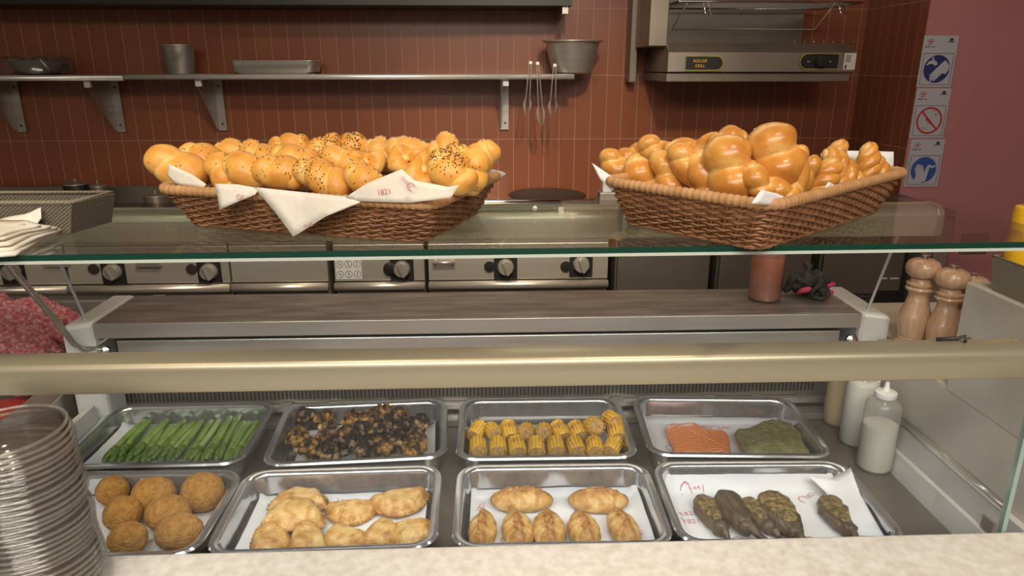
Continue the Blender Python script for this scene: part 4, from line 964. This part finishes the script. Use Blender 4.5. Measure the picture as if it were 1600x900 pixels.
# orange sauce container on service shelf
P = on_z(1203, 474, 1.041)
t = thing('sauce_container', (P.x, P.y+.032, 1.0412), 'clear plastic container of orange sauce on the service shelf', 'container')
r = .0325; H = .155
MB().lathe([(r*.95, 0), (r, .003), (r*1.07, H), (r*1.1, H+.002), (r*1.04, H+.003), (r*.97, .006)], n=36).build('beaker', M['beaker'], t, 50)
MB().lathe([(r*.9, .002), (r*.96, .004), (r*1.02, H*.60), (0, H*.60+.0003)], n=36).build('sauce', M['orange_sauce'], t, 50)
MB().lathe([(r*1.12, H+.0035), (r*1.14, H+.006), (r*1.12, H+.013), (0, H+.014)], n=36).build('lid', M['bottle_cap'], t, 50)
# gloves
P = on_z(1268, 468, 1.041)
t = thing('work_glove', (P.x, P.y, 1.0412), 'crumpled black work gloves with pink cuffs on the shelf', 'glove')
def gl(th, ph):
    d = Vector((math.sin(th)*math.cos(ph), math.sin(th)*math.sin(ph), math.cos(th)))
    return Vector((.005, .035, .027))+Vector((d.x*.040, d.y*.026, d.z*.025))*(1+.3*noise.noise(d*2.3)+.12*noise.noise(d*6))
blob(44, 26, gl).build('palm', M['glove'], t, True)
for k, (pts, r) in enumerate([([(-.015, .035, .030), (-.032, .035, .020), (-.046, .03, .010)], .0095), ([(-.01, .03, .040), (-.028, .032, .036), (-.040, .03, .024)], .009), ([(.0, .035, .05), (.006, .04, .062), (-.004, .042, .066)], .008), ([(.02, .03, .045), (.035, .028, .036), (.043, .02, .022)], .0095), ([(.012, .01, .03), (.02, .0, .02), (.024, -.006, .010)], .011)]):
    MB().tube([Vector(p) for p in pts], [r, r, r*.75], 10).build('finger', M['glove'], t, True)
MB().tube([(.012+.017*math.cos(a), -.008+.004*math.sin(2*a), .0185+.014*math.sin(a)) for a in [2*math.pi*i/18 for i in range(18)]], .0042, 8, closed=True).build('cuff', M['glove'], t, True)
MB().tube([(-.028, .010, .010), (-.020, .004, .018), (-.008, .0, .022), (.002, -.004, .020)], [.003, .006, .006, .003], 8).build('pink_cuff', M['pink'], t, True)
MB().tube([(.030, .022, .018), (.042, .018, .024), (.054, .018, .028)], [.004, .006, .004], 8).build('pink_cuff', M['pink'], t, True)
MB().tube([(.034, .018, .006), (.046, .014, .010), (.050, .014, .012)], [.004, .0055, .004], 8).build('pink_cuff', M['pink'], t, True)

# ------------------------------------------------------------------ pepper mills
def mill(P, H, r, label):
    t = thing('pepper_mill', P, label, 'pepper mill', 'turned wooden pepper mills')
    pr = [(.98, 0), (1.0, .015), (.98, .05), (.82, .08), (.80, .095), (.84, .105), (.80, .115), (.90, .17), (.97, .24), (1.0, .30), (.94, .37), (.74, .46), (.62, .54), (.60, .58), (.66, .60), (.82, .62), (.86, .635), (.80, .65), (.70, .66), (.82, .675), (.84, .69), (.70, .70), (.62, .715), (.60, .745), (.5, .75)]
    MB().lathe([(a*r, b*H) for a, b in pr], n=36).build('body', M['millwood'], t, 35)
    MB().lathe([(.55*r, .752*H), (.72*r, .757*H), (.95*r, .79*H), (1.05*r, .84*H), (1.02*r, .88*H), (.86*r, .92*H), (.5*r, .945*H), (.2*r, .95*H)], n=36).build('head', M['millwood'], t, 35)
    MB().lathe([(.2*r, .951*H), (.13*r, .96*H), (.12*r, .975*H), (.3*r, .985*H), (.32*r, .995*H), (.2*r, 1.0*H), (0, 1.0*H)], n=20).build('knob', M['chrome'], t, 35)
def mill_at(ptop, Y, label, r=.029):
    T = on_y(*ptop, Y); mill((T.x, Y, .9955), T.z-.9955, r, label)
mill_at((1447, 396), 1.22, 'leftmost wooden pepper mill, fully visible beside the case', .0285)
mill_at((1493, 412), 1.175, 'middle wooden pepper mill half behind the beige block', .0275)
mill_at((1523, 424), 1.19, 'rightmost wooden pepper mill mostly hidden behind the block', .0265)

# ------------------------------------------------------------------ right wicker tray and yellow bottles on the block
def wtray(pts, z0, z1, m, label, name='wicker_tray', th=.006):
    """pts: rim corners counter-clockwise; walls flare slightly"""
    c = sum((Vector(p) for p in pts), Vector())/4
    t = thing(name, (c.x, c.y, z0), label, 'tray')
    def ring(s, z): return [Vector((c.x+(p[0]-c.x)*s, c.y+(p[1]-c.y)*s, z)) for p in pts]
    MB().loft([ring(.95, z0), ring(1, z1), ring(.955, z1), ring(.91, z0+.006)], True, True).build('body', M[m], t, world=True)
    mb = MB(); mb.tube(ring(.985, z1+.001), th*.42, 8, closed=True); mb.build('rim', M['palewicker'], t, True, world=True)
    return t
A = on_x(1546, 402, .80)
a = Vector((.80, A.y, 0)); zt_ = A.z
wtray([(.763, .76, 0), (1.05, .76, 0), (1.05, 1.005, 0), (.763, 1.005, 0)], 1.1765, 1.227, 'palewicker', 'beige woven tray on the block at the right edge')
def ybottle(P, r, H, label):
    t = thing('mustard_bottle', P, label, 'bottle')
    MB().lathe([(r*.9, 0), (r, .004), (r, H*.55), (r*.93, H*.62), (r*.95, H*.68), (r*.98, H*.92), (r*.9, H*.985), (r*.7, H), (0, H)], n=32).build('body', M['yellow'], t, 45)
    MB().lathe([(r*.5, H+.0003), (r*.5, H+.01), (r*.2, H+.02), (0, H+.04)], n=20).build('nozzle', M['yellow'], t, 45)
# ------------------------------------------------------------------ left grey wicker tray with a cup, napkins
zR = 1.343
pr_ = [on_z(112, 318, zR), on_z(180, 302, zR)]
fr_ = Vector((pr_[0].x, pr_[0].y, 0)); rr_ = Vector((pr_[1].x, pr_[1].y, 0))
wt = wtray([(-.86, fr_.y+.01, 0), tuple(fr_), tuple(rr_), (-.86, rr_.y+.01, 0)], 1.3055, zR, 'greywicker', 'grey woven tray on the glass at the left')
P = on_z(15, 316, 1.32)
t = thing('plastic_cup', (P.x-.02, (fr_.y+rr_.y)/2+.003, 1.3118), 'clear plastic cup lying in the grey woven tray', 'cup')
t.rotation_euler = (R(0), R(88), R(8)); t.location.z += .016; t.scale = (.62, .62, .62)
MB().lathe([(.019, 0), (.020, .002), (.025, .085), (.0255, .086), (.0245, .084), (.0192, .003)], n=28).build('wall', M['clear_rim'], t, True)
MB().tube([(.0255*math.cos(a), .0255*math.sin(a), .086) for a in [2*math.pi*i/24 for i in range(24)]], .0013, 6, closed=True).build('rim', M['clear_rim'], t, True)
# napkins: folded printed papers
random.seed(9)
nap = [([(-60, 402), (24, 399), (60, 375), (94, 362), (74, 355), (20, 354), (-60, 352)], 1.308, 'lowest folded cream napkin hanging to the glass edge'),
       ([(-60, 395), (20, 389), (58, 372), (95, 359), (60, 352), (-60, 352)], 1.312, 'second cream napkin of the pile with pointed corner'),
       ([(-60, 386), (14, 382), (50, 366), (90, 356), (40, 350), (-60, 352)], 1.316, 'third cream napkin of the pile'),
       ([(-60, 378), (5, 374), (44, 362), (80, 354), (40, 349), (-60, 350)], 1.320, 'fourth cream printed napkin of the pile'),
       ([(-60, 372), (0, 368), (36, 358), (64, 352), (40, 347), (-60, 346)], 1.324, 'top flat cream napkin of the pile')]
for i, (pl, z, lab) in enumerate(nap):
    P = [on_z(x, y, z) for x, y in pl]; c = sum(P, Vector())/len(P)
    c.z = z
    t = thing('paper_napkin', c, lab, 'napkin', 'cream printed napkins on the glass')
    s_ = sheet(P, .0008, i, 3, 30); s_.build('sheet', M['paper_warm'], t, True, world=True, solid=.003)
    mk = MB()
    for k in range(1, 2):
        q = on_z(14+5*i, pl[1][1]-9-5*k, z); tm = Matrix.Translation((q.x, q.y, z+.0031))@Matrix.Rotation(R(20), 4, 'Z')
        tx = text_mb('18', .008, tm); mk.add(tx.v, tx.f)
    mk.build('printed_marks', M['ink_red'], t, world=True)
t = thing('paper_napkin', on_z(40, 345, 1.325), 'top cream napkin with its corner folded up', 'napkin', 'cream printed napkins on the glass')
Y0 = on_z(30, 352, 1.32).y
P = [on_y(-60, 352, Y0), on_y(35, 356, Y0), on_y(58, 350, Y0+.004), on_y(65, 342, Y0+.006), on_y(64, 324, Y0+.008), on_y(30, 336, Y0+.004), on_y(-60, 352-6, Y0)]
P = [on_y(-70, 356, Y0-.02), on_y(40, 357, Y0-.004), on_y(58, 350, Y0+.004), on_y(65, 341, Y0+.006), on_y(64, 325, Y0+.010), on_y(40, 334, Y0+.012), on_y(0, 343, Y0+.012), on_y(-70, 348, Y0+.01)]
sheet(P, .001, 8, 3, 30).build('sheet', M['paper_warm'], t, True, world=True, solid=.001)

# ------------------------------------------------------------------ stack of clear cups at lower left
random.seed(2)
NC = 27; r0 = .0600; base = Vector((-.505, .700, .9222)); step = .0068; hcup = .030
for i in range(NC):
    dx = .0014*math.sin(i*.9)+.0006*i*.25; dy = .001*math.cos(i*1.3)
    z = base.z+i*step
    k = NC-1-i
    t = thing('deli_cup', (base.x+dx-.014*(i/NC), base.y+dy, z), f'clear plastic cup, {"topmost" if k == 0 else ORD[k]+" from the top"} of the tall stack', 'cup', 'nested clear plastic cups in the stack')
    if i == 0:
        w0 = MB().lathe([(r0*.84, 0), (r0*.86, .003), (r0*.95, hcup-.001)], n=48).build('wall', M['clear_plastic'], t, True)
        b0 = MB().lathe([(0, .0012), (r0*.6, .001), (r0*.7, .0025), (r0*.83, .0008)], n=48).build('base', M['clear_plastic'], t, True)
        m0 = MB().tube([((r0*1.0)*math.cos(a), (r0*1.0)*math.sin(a), hcup) for a in [2*math.pi*q/56 for q in range(56)]], .0019, 8, closed=True).build('rim', M['clear_rim'], t, True)
    else:
        for s_ in (w0, b0, m0):
            if s_ is b0 and i < NC-1: continue
            c = s_.copy(); COL.objects.link(c); c.parent = t
    t.rotation_euler = (random.uniform(-.02, .02), random.uniform(-.02, .02), random.uniform(0, 6))

# ------------------------------------------------------------------ wicker bread baskets
def basket(cx, cy, ang, bw, bh, rw, rh, zb, zr, label, seed):
    t = thing('bread_basket', (cx, cy, zb), label, 'basket', 'wicker bread baskets on the glass shelf', ang)
    H = zr-zb
    def ringpt(u, s):
        """u 0..1 round the perimeter, s 0..1 bottom to rim"""
        w_ = bw+(rw-bw)*s; h_ = bh+(rh-bh)*s; r = .012+.010*s
        per = [w_-2*r, math.pi*r/2, h_-2*r, math.pi*r/2]; tot = 2*sum(per); d = (u % 1)*tot
        cs = [((-w_/2+r, -h_/2), (1, 0)), None, ((w_/2, -h_/2+r), (0, 1)), None, ((w_/2-r, h_/2), (-1, 0)), None, ((-w_/2, h_/2-r), (0, -1)), None]
        arcs = {1: (w_/2-r, -h_/2+r, -90), 3: (w_/2-r, h_/2-r, 0), 5: (-w_/2+r, h_/2-r, 90), 7: (-w_/2+r, -h_/2+r, 180)}
        for k in range(8):
            l = per[k % 4]
            if d <= l or k == 7:
                if k % 2 == 0:
                    (x, y), (dx, dy) = cs[k]; return Vector((x+dx*d, y+dy*d, H*s)), Vector((dy, -dx, 0))
                x, y, a0 = arcs[k]; a = R(a0)+min(1, d/l)*math.pi/2; return Vector((x+r*math.cos(a), y+r*math.sin(a), H*s)), Vector((math.cos(a), math.sin(a), 0))
            d -= l
    NS = 64; rows = 13
    mb = MB()
    for j in range(rows):
        s = .06+.84*j/(rows-1); pts = []; N = NS*5
        for k in range(N):
            u = k/N; p, n_ = ringpt(u, s); ph = math.pi*(u*NS+j)
            pts.append(p+n_*(.0019*math.sin(ph))+Vector((0, 0, .0007*math.cos(ph*2))))
        mb.tube(pts, .0017, 5, closed=True)
    mb.build('woven_side', M['wicker'], t, True)
    for q in range(NS):
        u = (q+.5)/NS; a, _ = ringpt(u, 0.0); b, _ = ringpt(u, 1.0)
        MB().tube([a, b], .0016, 5).build('stake', M['wicker'], t, True)
    mb = MB(); N = 420
    pts = [ringpt(k/N, 1.0)[0]+Vector((0, 0, .001)) for k in range(N)]
    mb.tube(pts, [.0058+.0007*(1 if k % 3 else -1) for k in range(N)], 10, closed=True); mb.build('rim', M['wicker_rim'], t, True)
    mb = MB(); pts = [ringpt(k/200, 0.0)[0]+Vector((0, 0, .003)) for k in range(200)]
    mb.tube(pts, [.0028+.0005*(1 if k % 3 else -1) for k in range(200)], 8, closed=True); mb.build('foot_braid', M['wicker'], t, True)
    MB().loft([rrect(bw-.004, bh-.004, .012, .002), rrect(bw-.004, bh-.004, .012, .005)]).build('base', M['wicker'], t)
    return t, ringpt
BL, rpL = basket(-.190, .942, -.335, .320, .186, .370, .238, 1.3055, 1.355, 'wicker basket of seeded breads at the left', 1)
BR, rpR = basket(.367, .926, .702, .324, .186, .370, .230, 1.3055, 1.361, 'wicker basket of glossy plaited rolls at the right', 2)
# liner papers -----------------------------------------------------
def on_side(B, vloc, px_, py_, off=0):
    """pixel ray onto the vertical plane parallel to a basket side: vloc = local point on plane, normal local"""
    p, n_ = vloc; M_ = Matrix.Rotation(B.rotation_euler.z, 3, 'Z'); return on_pl(px_, py_, Vector(B.location)+M_@(Vector(p)+Vector(n_)*off), M_@Vector(n_))
FS = ((0, -.124, .05), (0, -1, 0))
LP = thing('liner_paper', tuple(BL.location+Vector((0, 0, .03))), 'cream printed paper lining the seeded bread basket, corners hanging out', 'paper')
def lp_sheet(B, plane, pts, root, off=0, offs=None, m='paper_warm', amp=.0012, seed=0):
    P = [on_side(B, plane, x, y, (offs[i] if offs else off)) for i, (x, y) in enumerate(pts)]
    return sheet(P, amp, seed, 3, 25).build('sheet', M[m], root, True, world=True, solid=.0004)
lp_sheet(BL, FS, [(337, 287), (370, 288), (404, 294), (398, 304), (343, 328)], LP, offs=[.002, .004, .004, .008, .008], seed=1)
lp_sheet(BL, FS, [(396, 292), (470, 300), (548, 308), (564, 316), (510, 338), (458, 370), (430, 332)], LP, offs=[.003, .004, .004, .004, .010, .012, .010], seed=2)
lp_sheet(BL, FS, [(552, 314), (540, 308), (575, 286), (628, 264), (648, 282), (700, 292), (717, 289), (704, 309), (640, 317)], LP, offs=[.004, .004, .002, -.002, 0, .002, .004, .004, .004], seed=3)
lp_sheet(BL, FS, [(264, 256), (300, 272), (322, 288), (318, 293), (275, 288), (262, 275)], LP, offs=[-.012, -.010, -.006, -.004, -.010, -.012], seed=4)
RS = ((.188, 0, .05), (1, 0, 0))
lp_sheet(BL, RS, [(738, 290), (752, 272), (768, 264), (784, 268), (792, 272), (774, 284), (752, 294)], LP, offs=[-.006]*7, seed=5)
BS = ((0, .124, .05), (0, 1, 0))
lp_sheet(BL, BS, [(334, 240), (336, 229), (346, 225), (357, 228), (366, 230), (370, 242)], LP, offs=[-.02]*6, seed=6)
mk = MB()
M_ = Matrix.Rotation(BL.rotation_euler.z, 4, 'Z')
for (x, y, s, off, an, txt) in ((632, 283, .006, .0055, -38, 'THE'), (641, 292, .013, .0062, -38, 'C'), (375, 308, .010, .0098, 20, 'Gr'), (482, 353, .007, .0125, 25, 'THE'), (600, 300, .009, .0055, 10, '1821')):
    mk = MB(); q = on_side(BL, FS, x, y, off); tm = Matrix.Translation(q)@M_@Matrix.Rotation(R(90), 4, 'X')@Matrix.Rotation(R(an), 4, 'Z'); tx = text_mb(txt, s, tm); mk.add(tx.v, tx.f); mk.build('printed_mark', M['ink_red'], LP, world=True)
LQ = thing('liner_paper', tuple(BR.location+Vector((0, 0, .03))), 'off-white paper lining the plaited roll basket', 'paper')
LS = ((-.188, 0, .05), (-1, 0, 0))
lp_sheet(BR, LS, [(924, 254), (945, 268), (968, 284), (990, 298), (955, 298), (938, 280)], LQ, offs=[-.004, -.008, -.01, -.010, -.006, -.004], m='paper', seed=7)
for pl, Y in (([(1283, 240), (1310, 235), (1396, 237), (1395, 282), (1340, 290), (1284, 288)], .985), ([(1170, 215), (1179, 200), (1188, 210), (1188, 240), (1172, 240)], .965)):
    sheet([on_y(x, y, Y+.012*math.sin(x*.02)) for x, y in pl], .0012, 8, 3, 25).build('sheet', M['paper'], LQ, True, world=True, solid=.0004)
lp_sheet(BR, FS, [(1176, 318), (1192, 297), (1214, 302), (1236, 312), (1215, 322)], LQ, offs=[-.012]*5, m='paper', seed=10)
lp_sheet(BR, FS, [(1284, 303), (1294, 284), (1309, 292), (1304, 300)], LQ, offs=[-.010]*4, m='paper', seed=11)

# ------------------------------------------------------------------ breads
def frame(an, dep=0):
    """axis in the picture plane at angle an (deg, up positive), pushed dep towards the back; crust side up and forward"""
    a = (RT*math.cos(R(an))+UP*math.sin(R(an))+FW*dep).normalized()
    up = (Vector((0, 0, 1))*.8-FW*.7); up = (up-a*up.dot(a)).normalized(); s = up.cross(a)
    return Matrix((a, s, up)).transposed().to_4x4()
def loaf(L, W, H, tw=3.2, dep=.28, chev=True, seed=0, bend=0, nu=64, nv=40, pw=.42, base=.45, sharp=.7):
    lp = []; tn = []
    for i in range(nu+1):
        u = -math.cos(math.pi*i/nu); r = max(.0, 1-abs(u)**2.4)**pw; r = max(r, .02); row = []
        for j in range(nv):
            ph = 2*math.pi*j/nv-math.pi
            g = abs(math.sin(((abs(ph) if chev else ph)*1.0+tw*u*math.pi)/2*1.0+seed))**sharp
            top = .5+.5*math.cos(ph)
            m_ = 1-dep*(1-g)*(.35+.65*top)
            y = math.sin(ph)*W/2*r*m_; z = math.cos(ph)*H/2*r*m_
            p = Vector((u*L/2, y, z)); p *= 1+.05*noise.noise(p*40+Vector((seed*5, 0, 0)))
            p.z = max(p.z, -H*base); p.z += bend*(u*u); p.y += .004*math.sin(u*2+seed)
            row.append(p); tn.append(max(0, min(1, .05+.62*top**.8*(.45+.55*g)+.12*noise.noise(p*60+Vector((seed, 1, 1))))))
        lp.append(row)
    mb = MB().loft(lp); mb.tone = tn
    return mb
def knotroll(R0, r, seed=0, nu=60, nv=18):
    """knotted ring roll"""
    lp = []; tn = []
    for i in range(nu):
        a = 2*math.pi*i/nu; k = 1+.16*math.sin(3*a+seed); c = Vector((R0*math.cos(a)*1.15, R0*math.sin(a), .004*math.sin(3*a+seed))); rad = Vector((math.cos(a), math.sin(a), 0)); row = []
        for j in range(nv):
            ph = 2*math.pi*j/nv; p = c+rad*(r*k*math.cos(ph))+Vector((0, 0, r*.85*k*math.sin(ph))); p *= 1+.05*noise.noise(p*45+Vector((seed, 0, 0)))
            row.append(p); tn.append(.12+.5*max(0, math.sin(ph))**.7)
        lp.append(row)
    lp.append(lp[0]); mb = MB().loft(lp, False, False); tn += tn[:nv]; mb.tone = tn
    b = blob(24, 16, lambda th, ph: Vector((r*.62*math.sin(th)*math.cos(ph), r*.62*math.sin(th)*math.sin(ph), r*.5*math.cos(th)+r*.25)))
    mb.tone += [.35]*len(b.v); mb.add(b.v, b.f)
    return mb
def seeds(mb, t, n, zmin, seed, m='sesame', patch=None):
    random.seed(seed); s = MB(); vs = mb.v; c = 0; tries = 0
    while c < n and tries < n*30:
        tries += 1; p = random.choice(vs)
        if p.z < zmin: continue
        if patch and (Vector((p.x, p.y))-Vector(patch[:2])).length > patch[2]*random.uniform(.3, 1.3): continue
        d = Vector((p.x*.3, p.y, p.z)).normalized(); q = Vector((random.uniform(-1, 1), random.uniform(-1, 1), random.uniform(-1, 1))); tg = (q-d*q.dot(d)).normalized(); bt = d.cross(tg)
        p = p+d*.0003+tg*random.uniform(-.0015, .0015); l, w_ = .0013, .00075
        s.add([p-tg*l, p+bt*w_, p+tg*l, p-bt*w_, p+d*.0009], [(0, 1, 4), (1, 2, 4), (2, 3, 4), (3, 0, 4), (3, 2, 1, 0)]); c += 1
    if c: tag(s.build('sesame_seeds', M[m], t), None, None, kind='stuff')
def Yl(x, row): return .985-(x-250)/(690-250)*.16+[0, .055, .105, .155][row]
bl = [
 # x, y, len px, wid px, angle, row, kind, dark seeds, white seeds, label
 (277, 262, 98, 62, -33, 0, 'l', 4, 0, 'smooth golden bread at the left end of the seeded basket'),
 (318, 257, 88, 58, -36, 1, 'l', 14, 0, 'golden bread second from the left, leaning on the end loaf'),
 (352, 270, 74, 50, -38, 0, 'l', 10, 0, 'small golden bread between the left loaves at the rim'),
 (388, 264, 76, 56, -24, 0, 'l', 14, 0, 'plump golden bread third along the front rim'),
 (437, 270, 82, 56, -20, 0, 'l', 26, 0, 'golden bread with seed cluster above the hanging paper'),
 (504, 279, 98, 56, -22, 0, 'l', 60, 0, 'large front bread sprinkled with black seeds'),
 (568, 277, 62, 48, -12, 0, 'l', 10, 0, 'front bread beside the upright paper, plain top'),
 (572, 256, 56, 46, 10, 1, 'k', 4, 0, 'ring-shaped plain roll behind the upright paper'),
 (634, 250, 62, 42, 8, 1, 'k', 0, 0, 'knotted pale roll in the middle of the basket'),
 (664, 268, 66, 50, 0, 0, 'k', 0, 0, 'knotted roll with deep dimple above the paper corner'),
 (706, 268, 84, 58, -34, 0, 'l', 90, 0, 'heavily black-seeded bread at the right front'),
 (738, 268, 70, 54, 60, 1, 'l', 40, 0, 'seed-dotted bread leaning at the right rim'),
 (752, 250, 66, 52, 50, 2, 'l', 4, 0, 'tall golden bread at the far right end'),
 (405, 246, 72, 50, -18, 1, 'l', 20, 30, 'golden bread in the second row, left half'),
 (462, 248, 80, 50, -14, 1, 'l', 16, 0, 'broad golden bread in the second row centre'),
 (537, 254, 70, 44, -40, 1, 'l', 6, 0, 'plain orange-brown bread behind the large seeded one'),
 (366, 240, 66, 40, -15, 2, 'l', 6, 30, 'half-hidden bread at the back left'),
 (450, 228, 66, 44, 12, 2, 'l', 10, 0, 'bread at the back left of centre with folded top'),
 (506, 233, 60, 48, 15, 2, 'l', 70, 0, 'round-topped black-seeded bread at the back'),
 (549, 236, 58, 52, 40, 2, 'l', 80, 0, 'black-seeded round bread right of its seeded twin'),
 (596, 242, 58, 46, -30, 2, 'l', 0, 90, 'white-seeded bread at the back centre'),
 (640, 236, 76, 50, -10, 2, 'l', 0, 90, 'large white-seeded bread at the back right'),
 (690, 236, 58, 50, 30, 2, 'l', 0, 60, 'striped white-seeded bread at the back right'),
 (712, 246, 50, 40, 10, 1, 'l', 60, 0, 'small black-seeded bread near the right end'),
]
for i, (x, y, l, w_, an, row, kd, nb, nw, lab) in enumerate(bl):
    Y = Yl(x, row); P = on_y(x, y, Y); L = sz(l, P); W = sz(w_, P)
    if kd == 'l': mb = loaf(L*1.05, W*1.05, W*.95, 1.5+.4*(i % 3), .27+.03*(i % 3), i % 2 == 0, i*1.7, 0, sharp=.55)
    else: mb = knotroll(L*.27, W*.29, i)
    t = thing('seeded_bread', P, lab, 'bread', 'breads in the left basket')
    t.matrix_world = Matrix.Translation(P)@frame(an, -.2 if kd == 'l' else 0)
    mb.build('crust', M['bread'], t, True)
    zm = W*.12
    if nb: seeds(mb, t, int(nb*1.4), zm, i, 'sesame', (random.uniform(-.2, .2)*L, 0, L*.35) if nb > 30 else None)
    if nw: seeds(mb, t, nw*2, zm, i+50, 'sesame_w')
# inner fill: paper bed so breads rest on something
for B, z in ((BL, .045), (BR, .042)):
    o = MB().loft([rrect(.31, .176, .02, .006), rrect(.34, .205, .02, .03), rrect(.33, .195, .02, .034)]).build('paper_bed', M['wicker'], B)
def Yr(x, row):
    base = .965-(x-950)/(1200-950)*.165 if x < 1200 else .80+(x-1200)/(1400-1200)*.155
    return base+[0, .04, .08, .12][row]
br = [
 (962, 262, 62, 42, -70, 1, 0, 'pale plaited roll at the left end of the basket'),
 (992, 248, 60, 46, 30, 2, 1, 'glossy brown roll top near the left end'),
 (1004, 272, 66, 46, -60, 0, 2, 'plaited roll second from the left at the rim'),
 (1028, 238, 62, 44, -50, 2, 3, 'dark glossy roll behind the second plait'),
 (1042, 272, 76, 44, -62, 0, 4, 'plaited roll third from the left at the rim'),
 (1072, 232, 64, 40, 0, 2, 5, 'golden roll lying along the back left'),
 (1078, 262, 82, 50, -64, 0, 6, 'plaited roll fourth from the left at the rim'),
 (1104, 238, 64, 44, 60, 2, 7, 'roll at the back between the two large plaits'),
 (1106, 275, 92, 48, -72, 0, 8, 'plaited roll with torn side left of the large plait'),
 (1136, 222, 60, 46, 10, 2, 9, 'top of the roll peeking above the large front plait'),
 (1141, 264, 104, 80, -66, 0, 10, 'large front plaited roll with split crust'),
 (1185, 280, 60, 42, -60, 0, 11, 'crumbly roll end between the two large plaits'),
 (1166, 304, 54, 26, 10, 0, 12, 'roll end lying low at the front corner'),
 (1212, 243, 98, 84, -62, 1, 13, 'tallest shiny plaited roll on top of the pile'),
 (1218, 296, 60, 40, -30, 0, 14, 'roll below the tallest plait at the corner'),
 (1244, 274, 84, 42, 75, 0, 15, 'tall plaited roll leaning right of the tallest one'),
 (1262, 272, 56, 30, 80, 1, 16, 'narrow roll beside the knotted rolls'),
]
for i, (x, y, l, w_, an, row, sd, lab) in enumerate(br):
    P = on_y(x, y, Yr(x, row)); L = sz(l, P); W = sz(w_, P)
    mb = loaf(L*1.12, W*1.08, W*1.0, 1.85, .36, True, sd*2.1+.5, 0, sharp=.75, pw=.5)
    t = thing('plaited_roll', P, lab, 'bread roll', 'plaited rolls in the right basket')
    t.matrix_world = Matrix.Translation(P)@frame(an, -.15); mb.build('crust', M['challah'], t, True)
def twist(P, L, r, an, lab, n=3, turns=1.6, sd=0):
    """roll made of strands twisted round each other"""
    t = thing('twisted_roll', P, lab, 'bread roll', 'twisted knotted rolls at the right end')
    t.matrix_world = Matrix.Translation(P)@frame(an, -.1)
    for k in range(n):
        pts = []; rad = []
        for i in range(41):
            u = i/40; a = 2*math.pi*(turns*u+k/n)+sd; e = math.sin(math.pi*u)**.5
            pts.append(Vector(((u-.5)*L, r*.62*e*math.cos(a), r*.5*e*math.sin(a)))); rad.append(max(.001, r*.62*(math.sin(math.pi*min(1, u*1.0))**.35)))
        mb = MB(); mb.tube(pts, rad, 14); mb.tone = [max(0, min(1, .3+.4*(v.z/r)+.2*noise.noise(v*60))) for v in mb.v]
        mb.build('strand', M['challah'], t, True)
for x, y, l, w_, an, row, lab in [(1300, 252, 70, 26, 62, 1, 'knotted roll standing highest of the knotted group'), (1318, 268, 84, 34, -55, 0, 'large twisted roll slanting right in the knotted group'), (1288, 280, 74, 32, 60, 0, 'twisted roll slanting left in the knotted group'), (1308, 288, 50, 28, 80, 0, 'small knotted roll low in front of the group'),
                              (1356, 258, 66, 28, 86, 0, 'tall upright twisted roll against the white paper'), (1375, 268, 52, 24, -75, 0, 'short twisted roll at the far right')]:
    P = on_y(x, y, Yr(x, row)+.03); twist(P, sz(l, P)*1.05, sz(w_, P)*.56, an, lab, 3, 1.4, x)
# yellow bottles at the right edge
P = on_z(1600, 432, 1.18)
for (px_, Y, lab, r) in ((1615, .985, 'yellow mustard bottle in the beige tray at right', .024),):
    T = on_y(px_, 322, Y); ybottle((T.x, Y, 1.1832), r, T.z-1.1832, lab)
# small white pointed shape on the glass between the baskets
P = on_z(836, 330, 1.3005)
MB().add([(P.x-.004, P.y, 1.3052), (P.x+.004, P.y, 1.3052), (P.x, P.y+.004, 1.3052), (P.x, P.y+.001, 1.309)], [(0, 2, 1), (0, 1, 3), (1, 2, 3), (2, 0, 3)]).build('white_point', M['paper'])
tag(bpy.data.objects['white_point'], 'tiny white pointed shape on the glass between the baskets', 'paper')
